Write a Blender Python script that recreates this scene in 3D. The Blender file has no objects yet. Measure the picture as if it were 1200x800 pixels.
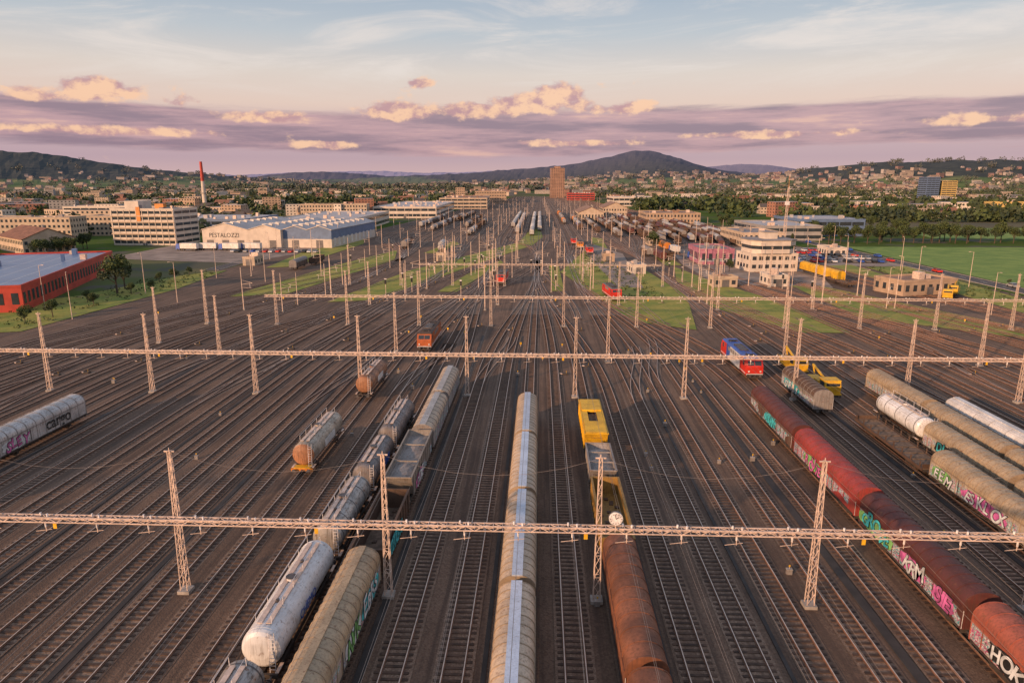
import bpy, math, random
from mathutils import noise, Vector, Matrix
random.seed(7)
R=random.random
def U(a,b): return a+(b-a)*random.random()
scn=bpy.context.scene
COL=scn.collection
def S(r,g,b):
    def f(c):
        c/=255.0
        return c/12.92 if c<=.04045 else ((c+.055)/1.055)**2.4
    return (f(r),f(g),f(b))
# ------------------------------------------------------------ materials
def newmat(name):
    m=bpy.data.materials.new(name); m.use_nodes=True
    nt=m.node_tree; b=nt.nodes['Principled BSDF']
    return m,nt,b
def mixc(nt,f,a,b,mode='MIX'):
    n=nt.nodes.new('ShaderNodeMix'); n.data_type='RGBA'; n.blend_type=mode
    for s,v in ((n.inputs[0],f),(n.inputs[6],a),(n.inputs[7],b)):
        if isinstance(v,(int,float)): s.default_value=v
        elif isinstance(v,tuple): s.default_value=(v[0],v[1],v[2],1)
        else: nt.links.new(v,s)
    return n.outputs[2]
def noisen(nt,vec,scale,detail=4,rough=.6,dist=0):
    n=nt.nodes.new('ShaderNodeTexNoise'); n.inputs['Scale'].default_value=scale
    n.inputs['Detail'].default_value=detail; n.inputs['Roughness'].default_value=rough
    n.inputs['Distortion'].default_value=dist
    nt.links.new(vec,n.inputs['Vector']); return n.outputs['Fac']
def ramp(nt,fac,a,b,c0=0.0,c1=1.0):
    n=nt.nodes.new('ShaderNodeMapRange'); n.interpolation_type='SMOOTHSTEP'
    n.inputs[1].default_value=a; n.inputs[2].default_value=b
    n.inputs[3].default_value=c0; n.inputs[4].default_value=c1
    nt.links.new(fac,n.inputs[0]); return n.outputs[0]
def mapping(nt,sc=(1,1,1),rnd=True):
    tc=nt.nodes.new('ShaderNodeTexCoord'); mp=nt.nodes.new('ShaderNodeMapping')
    mp.inputs['Scale'].default_value=sc
    nt.links.new(tc.outputs['Object'],mp.inputs['Vector'])
    if rnd:
        oi=nt.nodes.new('ShaderNodeObjectInfo'); m=nt.nodes.new('ShaderNodeVectorMath'); m.operation='SCALE'
        m.inputs[0].default_value=(57,33,21); nt.links.new(oi.outputs['Random'],m.inputs['Scale'])
        nt.links.new(m.outputs[0],mp.inputs['Location'])
    return mp.outputs[0]
def math1(nt,op,a,b=0.0):
    n=nt.nodes.new('ShaderNodeMath'); n.operation=op
    for s,v in ((n.inputs[0],a),(n.inputs[1],b)):
        if isinstance(v,(int,float)): s.default_value=v
        else: nt.links.new(v,s)
    return n.outputs[0]
def paint(name,col,rough=.55,metal=0.0,dirt=.4,dirtcol=(.06,.045,.035),streak=(5,5,.6),graf=False,scale=1.0,var=.75):
    """weathered paint: broad tone change, rain streaks, rust patches, optional spray paint, tone differs per vehicle"""
    m,nt,b=newmat(name)
    v=mapping(nt,(scale,scale,scale)); v2=mapping(nt,tuple(s*scale for s in streak))
    n1=noisen(nt,v,.55,4,.6); n2=noisen(nt,v2,1.2,4,.7)
    oi=nt.nodes.new('ShaderNodeObjectInfo')
    dark=tuple(c*var for c in col); lite=tuple(min(c*1.12,.9) for c in col)
    c=mixc(nt,ramp(nt,n1,.3,.7),dark,lite)
    c=mixc(nt,ramp(nt,oi.outputs['Random'],0,1,0,.28),c,tuple(x*.55 for x in col))
    if graf:
        tc=nt.nodes.new('ShaderNodeTexCoord'); sp=nt.nodes.new('ShaderNodeSeparateXYZ'); nt.links.new(tc.outputs['Object'],sp.inputs[0])
        gv=mapping(nt,(.0,.75,1.5))
        big=noisen(nt,gv,.28,1,.5); band=math1(nt,'MULTIPLY',ramp(nt,sp.outputs['Z'],1.25,1.45),ramp(nt,sp.outputs['Z'],2.75,2.5))
        mask=math1(nt,'MULTIPLY',ramp(nt,big,.43,.46),band)
        w=noisen(nt,gv,1.9,1,.5,1.6)
        hue=nt.nodes.new('ShaderNodeValToRGB'); cr=hue.color_ramp; cr.interpolation='CONSTANT'
        cols=[(0,(.7,.72,.7)),(.36,(.02,.02,.03)),(.40,(.08,.45,.5)),(.47,(.75,.76,.74)),(.52,(.02,.02,.03)),(.56,(.55,.12,.30)),(.62,(.7,.7,.72)),(.68,(.1,.3,.15))]
        cr.elements[0].position=0; cr.elements[0].color=(*cols[0][1],1); cr.elements[1].position=cols[1][0]; cr.elements[1].color=(*cols[1][1],1)
        for p,q in cols[2:]:
            e=cr.elements.new(p); e.color=(*q,1)
        nt.links.new(w,hue.inputs[0])
        c=mixc(nt,math1(nt,'MULTIPLY',mask,.8),c,hue.outputs[0])
    c=mixc(nt,math1(nt,'MULTIPLY',ramp(nt,n2,.44,.72),dirt),c,dirtcol)
    c=mixc(nt,math1(nt,'MULTIPLY',ramp(nt,noisen(nt,v,2.3,4,.75),.58,.67),dirt*1.3),c,(.17,.075,.035))
    nt.links.new(c,b.inputs['Base Color'])
    b.inputs['Metallic'].default_value=metal
    nt.links.new(ramp(nt,n2,.2,.8,rough-.12,min(rough+.2,1)),b.inputs['Roughness'])
    return m
def plain(name,col,rough=.7,metal=0,var=.3,scale=3,haze=False):
    m,nt,b=newmat(name); v=mapping(nt); n=noisen(nt,v,scale,3,.6)
    c=mixc(nt,ramp(nt,n,.3,.7),tuple(x*(1-var) for x in col),tuple(min(x*(1+var*.7),.9) for x in col))
    if haze: c=haze_tint(nt,c)
    nt.links.new(c,b.inputs['Base Color']); b.inputs['Roughness'].default_value=rough; b.inputs['Metallic'].default_value=metal
    return m
def haze_tint(nt,c,k=.62):  # distance haze painted into the base colour, growing with world Y
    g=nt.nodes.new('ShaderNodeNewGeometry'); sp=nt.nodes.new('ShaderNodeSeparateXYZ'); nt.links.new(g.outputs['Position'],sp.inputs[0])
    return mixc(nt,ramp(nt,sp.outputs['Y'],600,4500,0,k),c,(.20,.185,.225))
def stones(name,c0,c1,c2,sc=9.0,streak=.5,bump=.5):
    m,nt,b=newmat(name)
    v=mapping(nt,(1,1,1),False)
    vo=nt.nodes.new('ShaderNodeTexVoronoi'); vo.inputs['Scale'].default_value=sc; nt.links.new(v,vo.inputs['Vector'])
    sep=nt.nodes.new('ShaderNodeSeparateColor'); nt.links.new(vo.outputs['Color'],sep.inputs[0])
    c=mixc(nt,sep.outputs[0],c0,c1)
    st=noisen(nt,mapping(nt,(1.1,.03,1),False),1.0,4,.65)
    bg=noisen(nt,v,.06,5,.6); pt=noisen(nt,v,.9,4,.7)
    c=mixc(nt,math1(nt,'MULTIPLY',ramp(nt,st,.42,.62),streak),c,c2)
    c=mixc(nt,ramp(nt,bg,.35,.7,0,.5),c,tuple(x*.55 for x in c2))
    c=mixc(nt,ramp(nt,pt,.55,.75,0,.45),c,tuple(x*1.5 for x in c0))
    nt.links.new(c,b.inputs['Base Color']); b.inputs['Roughness'].default_value=.92
    bp=nt.nodes.new('ShaderNodeBump'); bp.inputs['Strength'].default_value=bump; bp.inputs['Distance'].default_value=.05
    nt.links.new(vo.outputs['Distance'],bp.inputs['Height']); nt.links.new(bp.outputs[0],b.inputs['Normal'])
    return m
M={}
M['cinder']=stones('cinder_ground',(.135,.080,.052),(.23,.148,.098),(.074,.046,.032),7,.75)
M['ballast']=stones('track_ballast',(.175,.112,.075),(.34,.235,.165),(.115,.066,.042),9,.65)
M['sleeper']=plain('sleeper_wood',(.085,.050,.033),.85,0,.5,1.2)
M['concrete']=plain('concrete',(.36,.32,.28),.85,0,.3,1)
M['trough']=plain('cable_trough',(.045,.038,.034),.8,0,.3,.6)
M['railside']=plain('rail_rust',(.22,.115,.07),.8,.0,.3,2)
M['railtop']=plain('rail_head_steel',(.68,.55,.45),.45,.45,.15,2)
M['galv']=plain('galvanised_steel',(.68,.52,.42),.6,.1,.25,1.5)
M['steelwire']=plain('copper_wire',(.34,.27,.22),.6,.2,.2,1)
M['insul']=plain('insulator_ceramic',(.75,.70,.68),.35)
M['frame']=plain('underframe',(.055,.042,.034),.8,0,.4,2)
M['wheel']=plain('wheel_steel',(.12,.08,.055),.6,.4,.3,3)
M['buffer']=plain('buffer_steel',(.13,.12,.12),.5,.5,.3,3)
M['glass']=plain('window_glass',(.04,.05,.06),.12,0,.2,.5)
M['white']=plain('white_paint',(.72,.72,.70),.6)
M['black']=plain('black_paint',(.02,.02,.02),.6)
M['g_cyan']=plain('spray_paint_cyan',(.06,.48,.52),.6,0,.6,1.1)
M['g_white']=plain('spray_paint_white',(.64,.66,.66),.6,0,.4,1.1)
M['g_pink']=plain('spray_paint_pink',(.60,.14,.36),.6,0,.55,1.1)
M['g_green']=plain('spray_paint_green',(.20,.45,.14),.6,0,.55,1.1)
M['yellow']=paint('yellow_paint',(.82,.46,.02),.5,0,.25)
M['orangeloco']=paint('orange_brown_paint',(.50,.12,.03),.45,0,.4)
M['redloco']=paint('red_paint',(.70,.035,.02),.4,0,.25)
M['blueloco']=paint('blue_paint',(.04,.12,.50),.4,0,.25)
M['whiteloco']=paint('white_loco_paint',(.72,.72,.72),.4,0,.3)
M['roofgrey']=paint('grey_roof_paint',(.16,.15,.15),.6,0,.4)
M['creamG']=paint('cream_wagon_graffiti',(.56,.46,.35),.5,.05,.45,graf=True)
M['cream']=paint('cream_wagon',(.60,.47,.34),.5,.05,.5,(.14,.095,.06))
M['olive']=paint('weathered_cream_wagon',(.50,.38,.24),.5,.05,.6,(.12,.08,.05))
M['creamrib']=paint('cream_rib',(.40,.30,.20),.55,.05,.3)
M['strip']=paint('aluminium_roof_strip',(.58,.66,.78),.42,.2,.25,var=.88)
M['silver']=paint('aluminium_wagon',(.56,.54,.52),.42,.3,.55)
M['silverG']=paint('aluminium_wagon_graffiti',(.54,.52,.50),.45,.2,.5,graf=True)
M['whitew']=paint('white_wagon',(.76,.73,.69),.45,0,.35)
M['rust']=paint('rust_brown_wagon',(.26,.10,.05),.6,.0,.65,(.09,.04,.026),var=.5)
M['maroon']=paint('maroon_wagon',(.12,.034,.028),.6,0,.45)
M['maroonG']=paint('maroon_wagon_graffiti',(.11,.034,.028),.6,0,.35,graf=True)
M['redw']=paint('red_wagon',(.38,.055,.045),.6,0,.55)
M['redwG']=paint('red_wagon_graffiti',(.38,.055,.045),.6,0,.5,graf=True)
M['orw']=paint('faded_red_wagon',(.42,.115,.07),.65,0,.5)
M['orwG']=paint('faded_red_wagon_graffiti',(.42,.115,.07),.65,0,.45,graf=True)
M['brownw']=paint('dark_brown_wagon',(.12,.07,.046),.7,0,.45)
M['brownwG']=paint('dark_brown_wagon_graffiti',(.12,.07,.046),.7,0,.45,graf=True)
M['greyw']=paint('grey_wagon',(.30,.27,.25),.6,0,.55)
M['greyG']=paint('grey_wagon_graffiti',(.30,.26,.22),.6,0,.4,graf=True)
M['tankgrey']=paint('grey_tank',(.45,.42,.39),.34,.3,.85,(.07,.055,.04),(6,1.2,.5),var=.65)
M['tankwhite']=paint('white_tank',(.78,.78,.78),.3,.05,.45,(.18,.14,.10),(6,1.2,.5),var=.88)
M['tankdark']=paint('dark_tank',(.23,.21,.21),.40,.2,.7,(.06,.05,.04),(6,1.2,.5),var=.6)
M['tanktan']=paint('tan_tank',(.50,.43,.34),.40,.15,.75,(.13,.08,.045),(6,1.2,.5),var=.65)
M['tankbrown']=paint('brown_tank',(.44,.20,.10),.5,0,.7,(.10,.05,.03),(6,1.2,.5),var=.6)
M['ochre']=paint('ochre_wagon',(.36,.21,.05),.6,0,.7)
M['orange']=paint('orange_paint',(.76,.26,.03),.5,0,.3)
M['woodload']=plain('deck_planks',(.16,.11,.075),.85,0,.4,2)
M['asphalt']=plain('asphalt',(.085,.078,.074),.9,0,.25,.4)
M['pave']=plain('concrete_paving',(.28,.22,.18),.9,0,.3,.15)
def grassmat(name,a,b_,ballast=None,edge=.5):
    m,nt,b=newmat(name); v=mapping(nt,(1,1,1),False)
    n=noisen(nt,v,.12,5,.65); n2=noisen(nt,v,1.3,4,.7)
    c=mixc(nt,ramp(nt,n,.35,.65),a,b_); c=mixc(nt,ramp(nt,n2,.45,.75,0,.45),c,tuple(x*.5 for x in a))
    if ballast: c=mixc(nt,ramp(nt,noisen(nt,mapping(nt,(1,.35,1),False),.22,6,.7),edge,edge+.08),c,ballast)
    nt.links.new(c,b.inputs['Base Color']); b.inputs['Roughness'].default_value=1
    return m
M['weeds']=grassmat('weedy_grass',(.16,.22,.03),(.34,.30,.06),(.17,.11,.075),.59)
M['field']=grassmat('field_grass',(.12,.22,.035),(.21,.30,.055))
def leafmat(name,a,b_):
    m,nt,b=newmat(name)
    tc=nt.nodes.new('ShaderNodeNewGeometry'); n=noisen(nt,tc.outputs['Position'],.5,3,.6)
    c=haze_tint(nt,mixc(nt,ramp(nt,n,.3,.7),a,b_),.55)  # leaf green carries the painted distance haze
    nt.links.new(c,b.inputs['Base Color']); b.inputs['Roughness'].default_value=.8
    return m
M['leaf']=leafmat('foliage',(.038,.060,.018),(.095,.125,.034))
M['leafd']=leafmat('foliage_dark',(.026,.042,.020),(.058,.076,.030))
M['bark']=plain('bark',(.09,.065,.045),.9)
# ------------------------------------------------------------ mesh builder
class MB:
    def __init__(s): s.v=[];s.f=[];s.m=[];s.mats=[]
    def mi(s,m):
        if isinstance(m,str): m=M[m]
        if m not in s.mats: s.mats.append(m)
        return s.mats.index(m)
    def add(s,vs,fs,m):
        o=len(s.v); s.v.extend(vs); k=s.mi(m)
        for f in fs: s.f.append([o+i for i in f]); s.m.append(k)
    def box(s,x0,x1,y0,y1,z0,z1,m,bottom=True):
        v=[(x0,y0,z0),(x1,y0,z0),(x1,y1,z0),(x0,y1,z0),(x0,y0,z1),(x1,y0,z1),(x1,y1,z1),(x0,y1,z1)]
        f=[(4,5,6,7),(0,1,5,4),(1,2,6,5),(2,3,7,6),(3,0,4,7)]
        if bottom: f.append((3,2,1,0))
        s.add(v,f,m)
    def prismY(s,prof,y0,y1,mats,cap=None):
        n=len(prof); o=len(s.v)
        s.v.extend([(x,y0,z) for x,z in prof]); s.v.extend([(x,y1,z) for x,z in prof])
        for i in range(n):
            j=(i+1)%n; s.f.append([o+i,o+j,o+n+j,o+n+i]); s.m.append(s.mi(mats[i%len(mats)] if isinstance(mats,list) else mats))
        if cap: 
            s.f.append([o+i for i in reversed(range(n))]); s.m.append(s.mi(cap)); s.f.append([o+n+i for i in range(n)]); s.m.append(s.mi(cap))
    def prismX(s,prof,x0,x1,m,cap):
        n=len(prof); o=len(s.v)
        s.v.extend([(x0,y,z) for y,z in prof]); s.v.extend([(x1,y,z) for y,z in prof])
        for i in range(n):
            j=(i+1)%n; s.f.append([o+i,o+n+i,o+n+j,o+j]); s.m.append(s.mi(m[i] if isinstance(m,list) else m))
        s.f.append([o+i for i in range(n)]); s.m.append(s.mi(cap)); s.f.append([o+n+i for i in reversed(range(n))]); s.m.append(s.mi(cap))
    def cyl(s,p0,p1,r,n,m,r2=None,cap=True,ph=0):
        if r2 is None: r2=r
        p0=Vector(p0);p1=Vector(p1); d=(p1-p0).normalized()
        a=Vector((0,0,1)) if abs(d.z)<.9 else Vector((0,1,0))
        u=d.cross(a).normalized(); w=d.cross(u)
        o=len(s.v); k=s.mi(m)
        for p,rr in ((p0,r),(p1,r2)):
            for i in range(n):
                t=2*math.pi*i/n+ph; q=p+u*(rr*math.cos(t))+w*(rr*math.sin(t)); s.v.append(tuple(q))
        for i in range(n):
            j=(i+1)%n; s.f.append([o+i,o+j,o+n+j,o+n+i]); s.m.append(k)
        if cap:
            s.f.append([o+i for i in reversed(range(n))]); s.m.append(k); s.f.append([o+n+i for i in range(n)]); s.m.append(k)
    def bar(s,p0,p1,w,m): s.cyl(p0,p1,w*.7,4,m,cap=False,ph=math.pi/4)
    def mesh(s,name,smooth=False):
        me=bpy.data.meshes.new(name); me.from_pydata(s.v,[],s.f)
        for m in s.mats: me.materials.append(m)
        me.polygons.foreach_set('material_index',s.m)
        if smooth:
            me.shade_smooth(); me.set_sharp_from_angle(angle=math.radians(35))
        me.update(); return me
    def obj(s,name,loc=(0,0,0),rz=0,smooth=False,parent=None):
        return inst(name,s.mesh(name,smooth),loc,rz,1,parent)
def inst(name,me,loc=(0,0,0),rz=0,sc=1,parent=None):
    o=bpy.data.objects.new(name,me); o.location=loc; o.rotation_euler=(0,0,rz); o.scale=(sc,sc,sc) if not isinstance(sc,tuple) else sc
    COL.objects.link(o)
    if parent: o.parent=parent
    return o
def empty(name,loc=(0,0,0),rz=0):
    o=bpy.data.objects.new(name,None); o.location=loc; o.rotation_euler=(0,0,rz); COL.objects.link(o); return o
def text(body,parent,loc,rot,size,mat,name='lettering',off=0.0,shear=0.0,sp=1.0):
    c=bpy.data.curves.new(name,'FONT'); c.body=body; c.size=size; c.extrude=.006; c.materials.append(M[mat]); c.offset=off; c.shear=shear; c.space_character=sp
    c.resolution_u=4
    o=bpy.data.objects.new(name,c); o.location=loc; o.rotation_euler=rot; COL.objects.link(o); o.parent=parent
    return o
def graff(o,side,y,word,size=1.9,fill='g_cyan',z=1.45,out='black',X=1.475):
    """spray-painted piece: a loose paint cloud, then overlapping tilted letters with a dark outline"""
    n=len(word); Lw=n*size*.58; b=MB(); pts=[]
    for k in range(26):
        t=2*math.pi*k/26; pts.append((side*(X-.012),y+side*(Lw/2+(Lw/2+.4)*math.cos(t)*U(.88,1.1)),2.12+.78*math.copysign(abs(math.sin(t))**.5,math.sin(t))*U(.8,1.05)))
    b.add(pts,[tuple(range(26))],random.choice(('g_cyan','g_pink','g_white','black','g_green'))); b.obj('graffiti_background',parent=o)
    base=(Matrix.Rotation(math.pi/2*side,4,'Z')@Matrix.Rotation(math.pi/2,4,'X'))
    for k,ch in enumerate(word):
        tilt=U(-.28,.28); s_=size*U(.85,1.12); yy=y+side*k*size*.58; zz=z+U(-.02,.22)
        r=(base@Matrix.Rotation(tilt,4,'Z')).to_euler(); e=.002*k
        text(ch,o,(side*(X+.004+e),yy,zz),r,s_,out,'graffiti_outline',.10,.2)
        text(ch,o,(side*(X+.028+e),yy,zz),r,s_,fill,'graffiti',.035,.2)
# ------------------------------------------------------------ terrain
def gs(x,c,s,p=2): return math.exp(-abs((x-c)/s)**p)
def T(x,y):
    r=math.hypot(x,y)
    if r<900: return 0.0
    k=min(1,(r-900)/1500)
    h=(92*gs(x,735,340)+76*gs(x,700,680)+66*gs(x,1150,1000)+30*gs(x,60,500))*gs(y,5200,1100)
    h+=38*gs(x,500,800)*gs(y,3300,700)
    h+=118*gs(x,2260,1080,6)*gs(y,3300,700)
    h+=155*gs(x,-2850,500)*gs(y,3600,900)+70*gs(x,-2150,750)*gs(y,3900,800)
    h+=110*gs(x,-1900,900)*gs(y,6200,700)*1.0+75*gs(x,-600,900)*gs(y,4800,500)
    h+=(170+35*math.sin(x/1400+1)+22*math.sin(x/570))*gs(y,9500,1100)
    h+=(160+30*math.sin(x/900))*gs(x,2300,1200)*gs(y,7500,700)
    n=noise.fractal(Vector((x/900,y/900,0)),1,2,5)
    return k*(h*(1+.16*n))+ (k*2.0 if r>2500 else 0)
def T2(x,y):
    h=T(x,y)
    if h>30: h+=7*noise.fractal(Vector((x/60,y/60,3)),1,2,3)
    return h
angs=[-58+.27*i for i in range(int(116/.27)+1)]+[60+6*i for i in range(0,41)]
rad=[1,30,120,300,600,900]
r=900
while r<13000: r*=1.028; rad.append(r)
rad.append(20000)
mb=MB(); na=len(angs); vs=[]
for rr in rad:
    for a in angs:
        t=math.radians(a); x=rr*math.sin(t); y=rr*math.cos(t); vs.append((x,y,T2(x,y)))
fs=[]
for i in range(len(rad)-1):
    for j in range(na):
        k=(j+1)%na; fs.append((i*na+j,i*na+k,(i+1)*na+k,(i+1)*na+j))
fs.append([j for j in reversed(range(na))])
def groundmat():
    m,nt,b=newmat('terrain'); g=nt.nodes.new('ShaderNodeNewGeometry'); P=g.outputs['Position']
    sp=nt.nodes.new('ShaderNodeSeparateXYZ'); nt.links.new(P,sp.inputs[0])
    n1=noisen(nt,P,.004,4,.6); n2=noisen(nt,P,.0016,4,.55); n3=noisen(nt,P,.03,4,.7)
    c=mixc(nt,ramp(nt,n1,.46,.58),(.085,.13,.035),(.17,.15,.10))
    c=mixc(nt,ramp(nt,n3,.5,.6),c,(.12,.12,.09))
    hz=math1(nt,'ADD',sp.outputs['Z'],math1(nt,'MULTIPLY',math1(nt,'SUBTRACT',n2,.5),170))
    forest=ramp(nt,hz,34,50)
    meadow=mixc(nt,ramp(nt,n1,.4,.6),(.11,.18,.045),(.19,.22,.07))
    c=mixc(nt,ramp(nt,sp.outputs['Z'],5,14),c,meadow)
    fc=mixc(nt,ramp(nt,n3,.35,.65),(.026,.040,.028),(.056,.070,.044))
    c=mixc(nt,forest,c,fc)
    c=mixc(nt,ramp(nt,sp.outputs['Y'],1500,3400,0,.35),c,(.16,.165,.21))  # haze painted into the terrain colour by distance, here and in both mixes below
    far_haze=ramp(nt,sp.outputs['Y'],3600,5200,0,.60); c=mixc(nt,far_haze,c,(.16,.16,.235))
    far_haze=ramp(nt,sp.outputs['Y'],5800,9000,0,.88); c=mixc(nt,far_haze,c,(.38,.36,.50))
    nt.links.new(c,b.inputs['Base Color']); b.inputs['Roughness'].default_value=1
    b.inputs['Specular IOR Level'].default_value=0
    return m
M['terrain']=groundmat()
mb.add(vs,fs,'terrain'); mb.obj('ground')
def sheet(name,pts,z,m):
    b=MB(); b.add([(x,y,z) for x,y in pts],[tuple(range(len(pts)))],m); return b.obj(name)
sheet('yard_ballast_ground',[(-135,-60),(150,-60),(150,170),(142,300),(135,480),(110,900),(70,1600),(-50,1600),(-95,900),(-118,480),(-122,300),(-132,200)],.02,'cinder')
# ------------------------------------------------------------ tracks
def sm(t): t=max(0,min(1,t)); return t*t*(3-2*t)
SP=4.35
def TX(i): return 2.85+SP*i
ntr=[0]
def track(pts,sl=True,slmax=175):
    k=ntr[0]; ntr[0]+=1; dz=.006*(k%9)
    b=MB(); n=len(pts)
    def nrm(i):
        a=pts[max(0,i-1)]; c=pts[min(n-1,i+1)]; dx=c[0]-a[0]; dy=c[1]-a[1]; l=math.hypot(dx,dy); return (dy/l,-dx/l)
    N=[nrm(i) for i in range(n)]
    def ribbon(o0,o1,z,m):
        v=[];f=[]
        for (x,y),(nx,ny) in zip(pts,N): v+= [(x+nx*o0,y+ny*o0,z),(x+nx*o1,y+ny*o1,z)]
        for i in range(n-1): f.append((2*i,2*i+1,2*i+3,2*i+2))
        b.add(v,f,m)
    def wall(o,z0,z1,m):
        v=[];f=[]
        for (x,y),(nx,ny) in zip(pts,N): v+= [(x+nx*o,y+ny*o,z0),(x+nx*o,y+ny*o,z1)]
        for i in range(n-1): f.append((2*i,2*i+1,2*i+3,2*i+2))
        b.add(v,f,m)
    ribbon(-1.45,1.45,.04+dz,'ballast')
    for s_ in (-.755,.755):
        ribbon(s_-.036,s_+.036,.235+dz,'railtop')
        wall(s_-.037,.05,.234+dz,'railside'); wall(s_+.037,.05,.234+dz,'railside')
        ribbon(s_-.10,s_+.10,.11+dz,'railside')
    if sl:
        for i in range(n-1):
            (x0,y0),(x1,y1)=pts[i],pts[i+1]
            l=math.hypot(x1-x0,y1-y0); m_=int(l/.64)
            if y0>slmax: break
            for j in range(m_):
                t=(j+.5)/m_; y=y0+(y1-y0)*t
                if y<22 or y>slmax: continue
                x=x0+(x1-x0)*t+U(-.05,.05); e=U(-.02,.02)
                b.box(x-1.25,x+1.25,y-.125+e,y+.125+e,.03,.092+dz,'sleeper',False)
    return b.obj('railway_track')
groups=[(-26,-18,-62,300),(-17,-11,-37,300),(-10,-4,-19,305),(-3,2,-1,300),(3,8,13,285),(9,15,45,300),(16,22,67,295),(23,28,86,300)]
fars=[(-62,300,[-100+5*k for k in range(8)]),(-37,300,[-60,-55,-50,-45,-40]),(-19,305,[-35,-30,-25,-20,-15]),(-1,300,[-10,-5,0,5]),(13,285,[10,15,20,25,30]),
      (45,300,[35,40,45,50,55,60]),(67,295,[65,70,75,80,85,90]),(86,300,[95,100,105,110,115,120])]
def mapx(i,Y):
    for a,b_,xg,yg in groups:
        if a<=i<=b_:
            x0=TX(i); mid=(a+b_)/2; off=(i-mid)/((b_-a)/2)
            ys=126+10*math.sin(i*1.7)-18*abs(off); ye=yg-42+12*math.sin(i*2.3)
            return x0+(xg-x0)*sm((Y-ys)/(ye-ys))
for i in range(-26,29):
    ys=[-30,30,60,90,100]+[106+6*k for k in range(35)]
    track([(mapx(i,y),y) for y in ys])
def farx(xg,yg,x1,y):
    return xg+(x1-xg)*sm((y-yg)/130)-(x1-5)*.45*max(0,(y-700)/900)
for xg,yg,xs in fars:
    for x1 in xs:
        ys=[yg-6+9*k for k in range(17)]+[500,560,640,700,760,840,920,1000,1200,1550]
        track([(farx(xg,yg,x1,y),y) for y in ys],False)
for (xa,ya,xb,yb) in [(-62,255,-37,350),(-37,250,-19,345),(-19,260,-1,350),(-1,250,13,330),(13,330,45,430),(45,250,67,350),(67,250,86,345),(-1,330,-19,430),(86,240,67,345),(-110,120,-62,330),(-114,100,-75,330),(124,120,100,330),(130,90,108,330),(134,60,116,340),(-30,150,-1,320),(-45,170,-19,320),(10,170,-1,300),(30,165,13,290),(-70,150,-37,310),(60,150,45,290),(90,150,67,285),(-95,150,-62,300),(-20,170,-1,290),(-55,160,-19,300)]:
    track([(xa+(xb-xa)*sm(k/18),ya+(yb-ya)*k/18) for k in range(19)],False)
for i,y0,d in ((-22,92,1),(-19,75,-1),(-13,98,1),(-12,118,1),(-9,96,1),(-6,106,1),(-3,112,1),(3,104,1),(4,112,1),(14,96,-1),(17,110,1),(20,98,1),(23,80,-1),(-16,110,1)):
    track([(TX(i)+d*SP*sm(k/10),y0+3.6*k) for k in range(11)],False)
for xg,w,y1 in ((TX(5)+SP/2+.2,.8,150),(TX(-9)+SP/2,.5,140),(TX(-1)-SP/2,.35,150),(TX(-16)+SP/2,.6,140),(TX(15)+SP/2,.7,140),(TX(-3)-SP/2-.1,.6,150),(TX(1)+SP/2,.5,150),(TX(-12)+SP/2,.4,150),(TX(9)+SP/2,.5,150),(TX(-6)+SP/2,.3,150),(TX(3)+SP/2,.3,150)):
    b=MB(); b.box(xg-w/2,xg+w/2,-30,y1,.0,.10,'trough'); b.obj('cable_trough')
# ------------------------------------------------------------ catenary gantries
def mast_mesh(h=12.8,w0=.58,w1=.22,nb=14,th=.048):
    b=MB()
    def c(z,i):
        w=w0+(w1-w0)*z/h; sx=(-1,1,1,-1)[i]; sy=(-1,-1,1,1)[i]; return (sx*w/2,sy*w/2,z)
    b.box(-.5,.5,-.5,.5,0,.3,'concrete')
    for i in range(4): b.bar(c(.3,i),c(h,i),th*1.3,'galv')
    zs=[.35]; 
    for k in range(nb): zs.append(.35+(h-.35)*(1-(1-(k+1)/nb)**1.15))
    for k in range(nb):
        for i in range(4):
            j=(i+1)%4
            b.bar(c(zs[k],i),c(zs[k+1],j),th*.8,'galv')
            if k%2: b.bar(c(zs[k+1],i),c(zs[k+1],j),th*.7,'galv')
    b.box(-.42,.42,-.05,.05,h-.10,h,'galv'); b.cyl((0,0,h),(0,0,h+.25),.04,6,'galv')
    return b.mesh('catenary_mast')
MAST=mast_mesh()
def gantry(y,x0,x1,z=6.5,step=.75,th=.055):
    b=MB(); w=.27; hgt=.42
    for sy in (-w,w):
        for zz in (z,z+hgt): b.bar((x0,y+sy,zz),(x1,y+sy,zz),th*1.5,'galv')
    n=int((x1-x0)/step); 
    for k in range(n):
        xa=x0+k*step; xb=xa+step; up=k%2
        b.bar((xa,y-w,z+hgt),(xa,y+w,z+hgt),th,'galv')
        b.bar((xa,y-w,z),(xa,y+w,z),th,'galv')
        for sy in (-w,w): b.bar((xa,y+sy,z+(hgt if up else 0)),(xb,y+sy,z+(0 if up else hgt)),th*.9,'galv')
        b.bar((xa,y-w if up else y+w,z+hgt),(xb,y+w if up else y-w,z+hgt),th*.9,'galv')
    i0=int((x0-2.85)/SP); i1=int((x1-2.85)/SP)
    for i in range(i0,i1+1):
        x=TX(i)
        b.bar((x,y,z),(x,y,z-.95),.05,'galv'); b.cyl((x,y,z-.55),(x,y,z-.15),.08,6,'insul')
        b.bar((x-.9,y,z-.95),(x+.5,y,z-.75),.035,'galv')
        b.cyl((x+.35,y-.1,z+hgt),(x+.35,y-.1,z+hgt+.26),.08,6,'insul'); b.cyl((x-.35,y+.1,z+hgt),(x-.35,y+.1,z+hgt+.26),.08,6,'insul')
        if i%5==0: b.box(x+.9,x+1.2,y-.36,y-.33,z-.5,z-.05,'yellow')
    return b.obj('catenary_gantry')
gantry(50,-101,110,6.7); gantry(105,-127,145,6.9,.9,.065); gantry(160,-66,130,7,1.2,.058)
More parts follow.
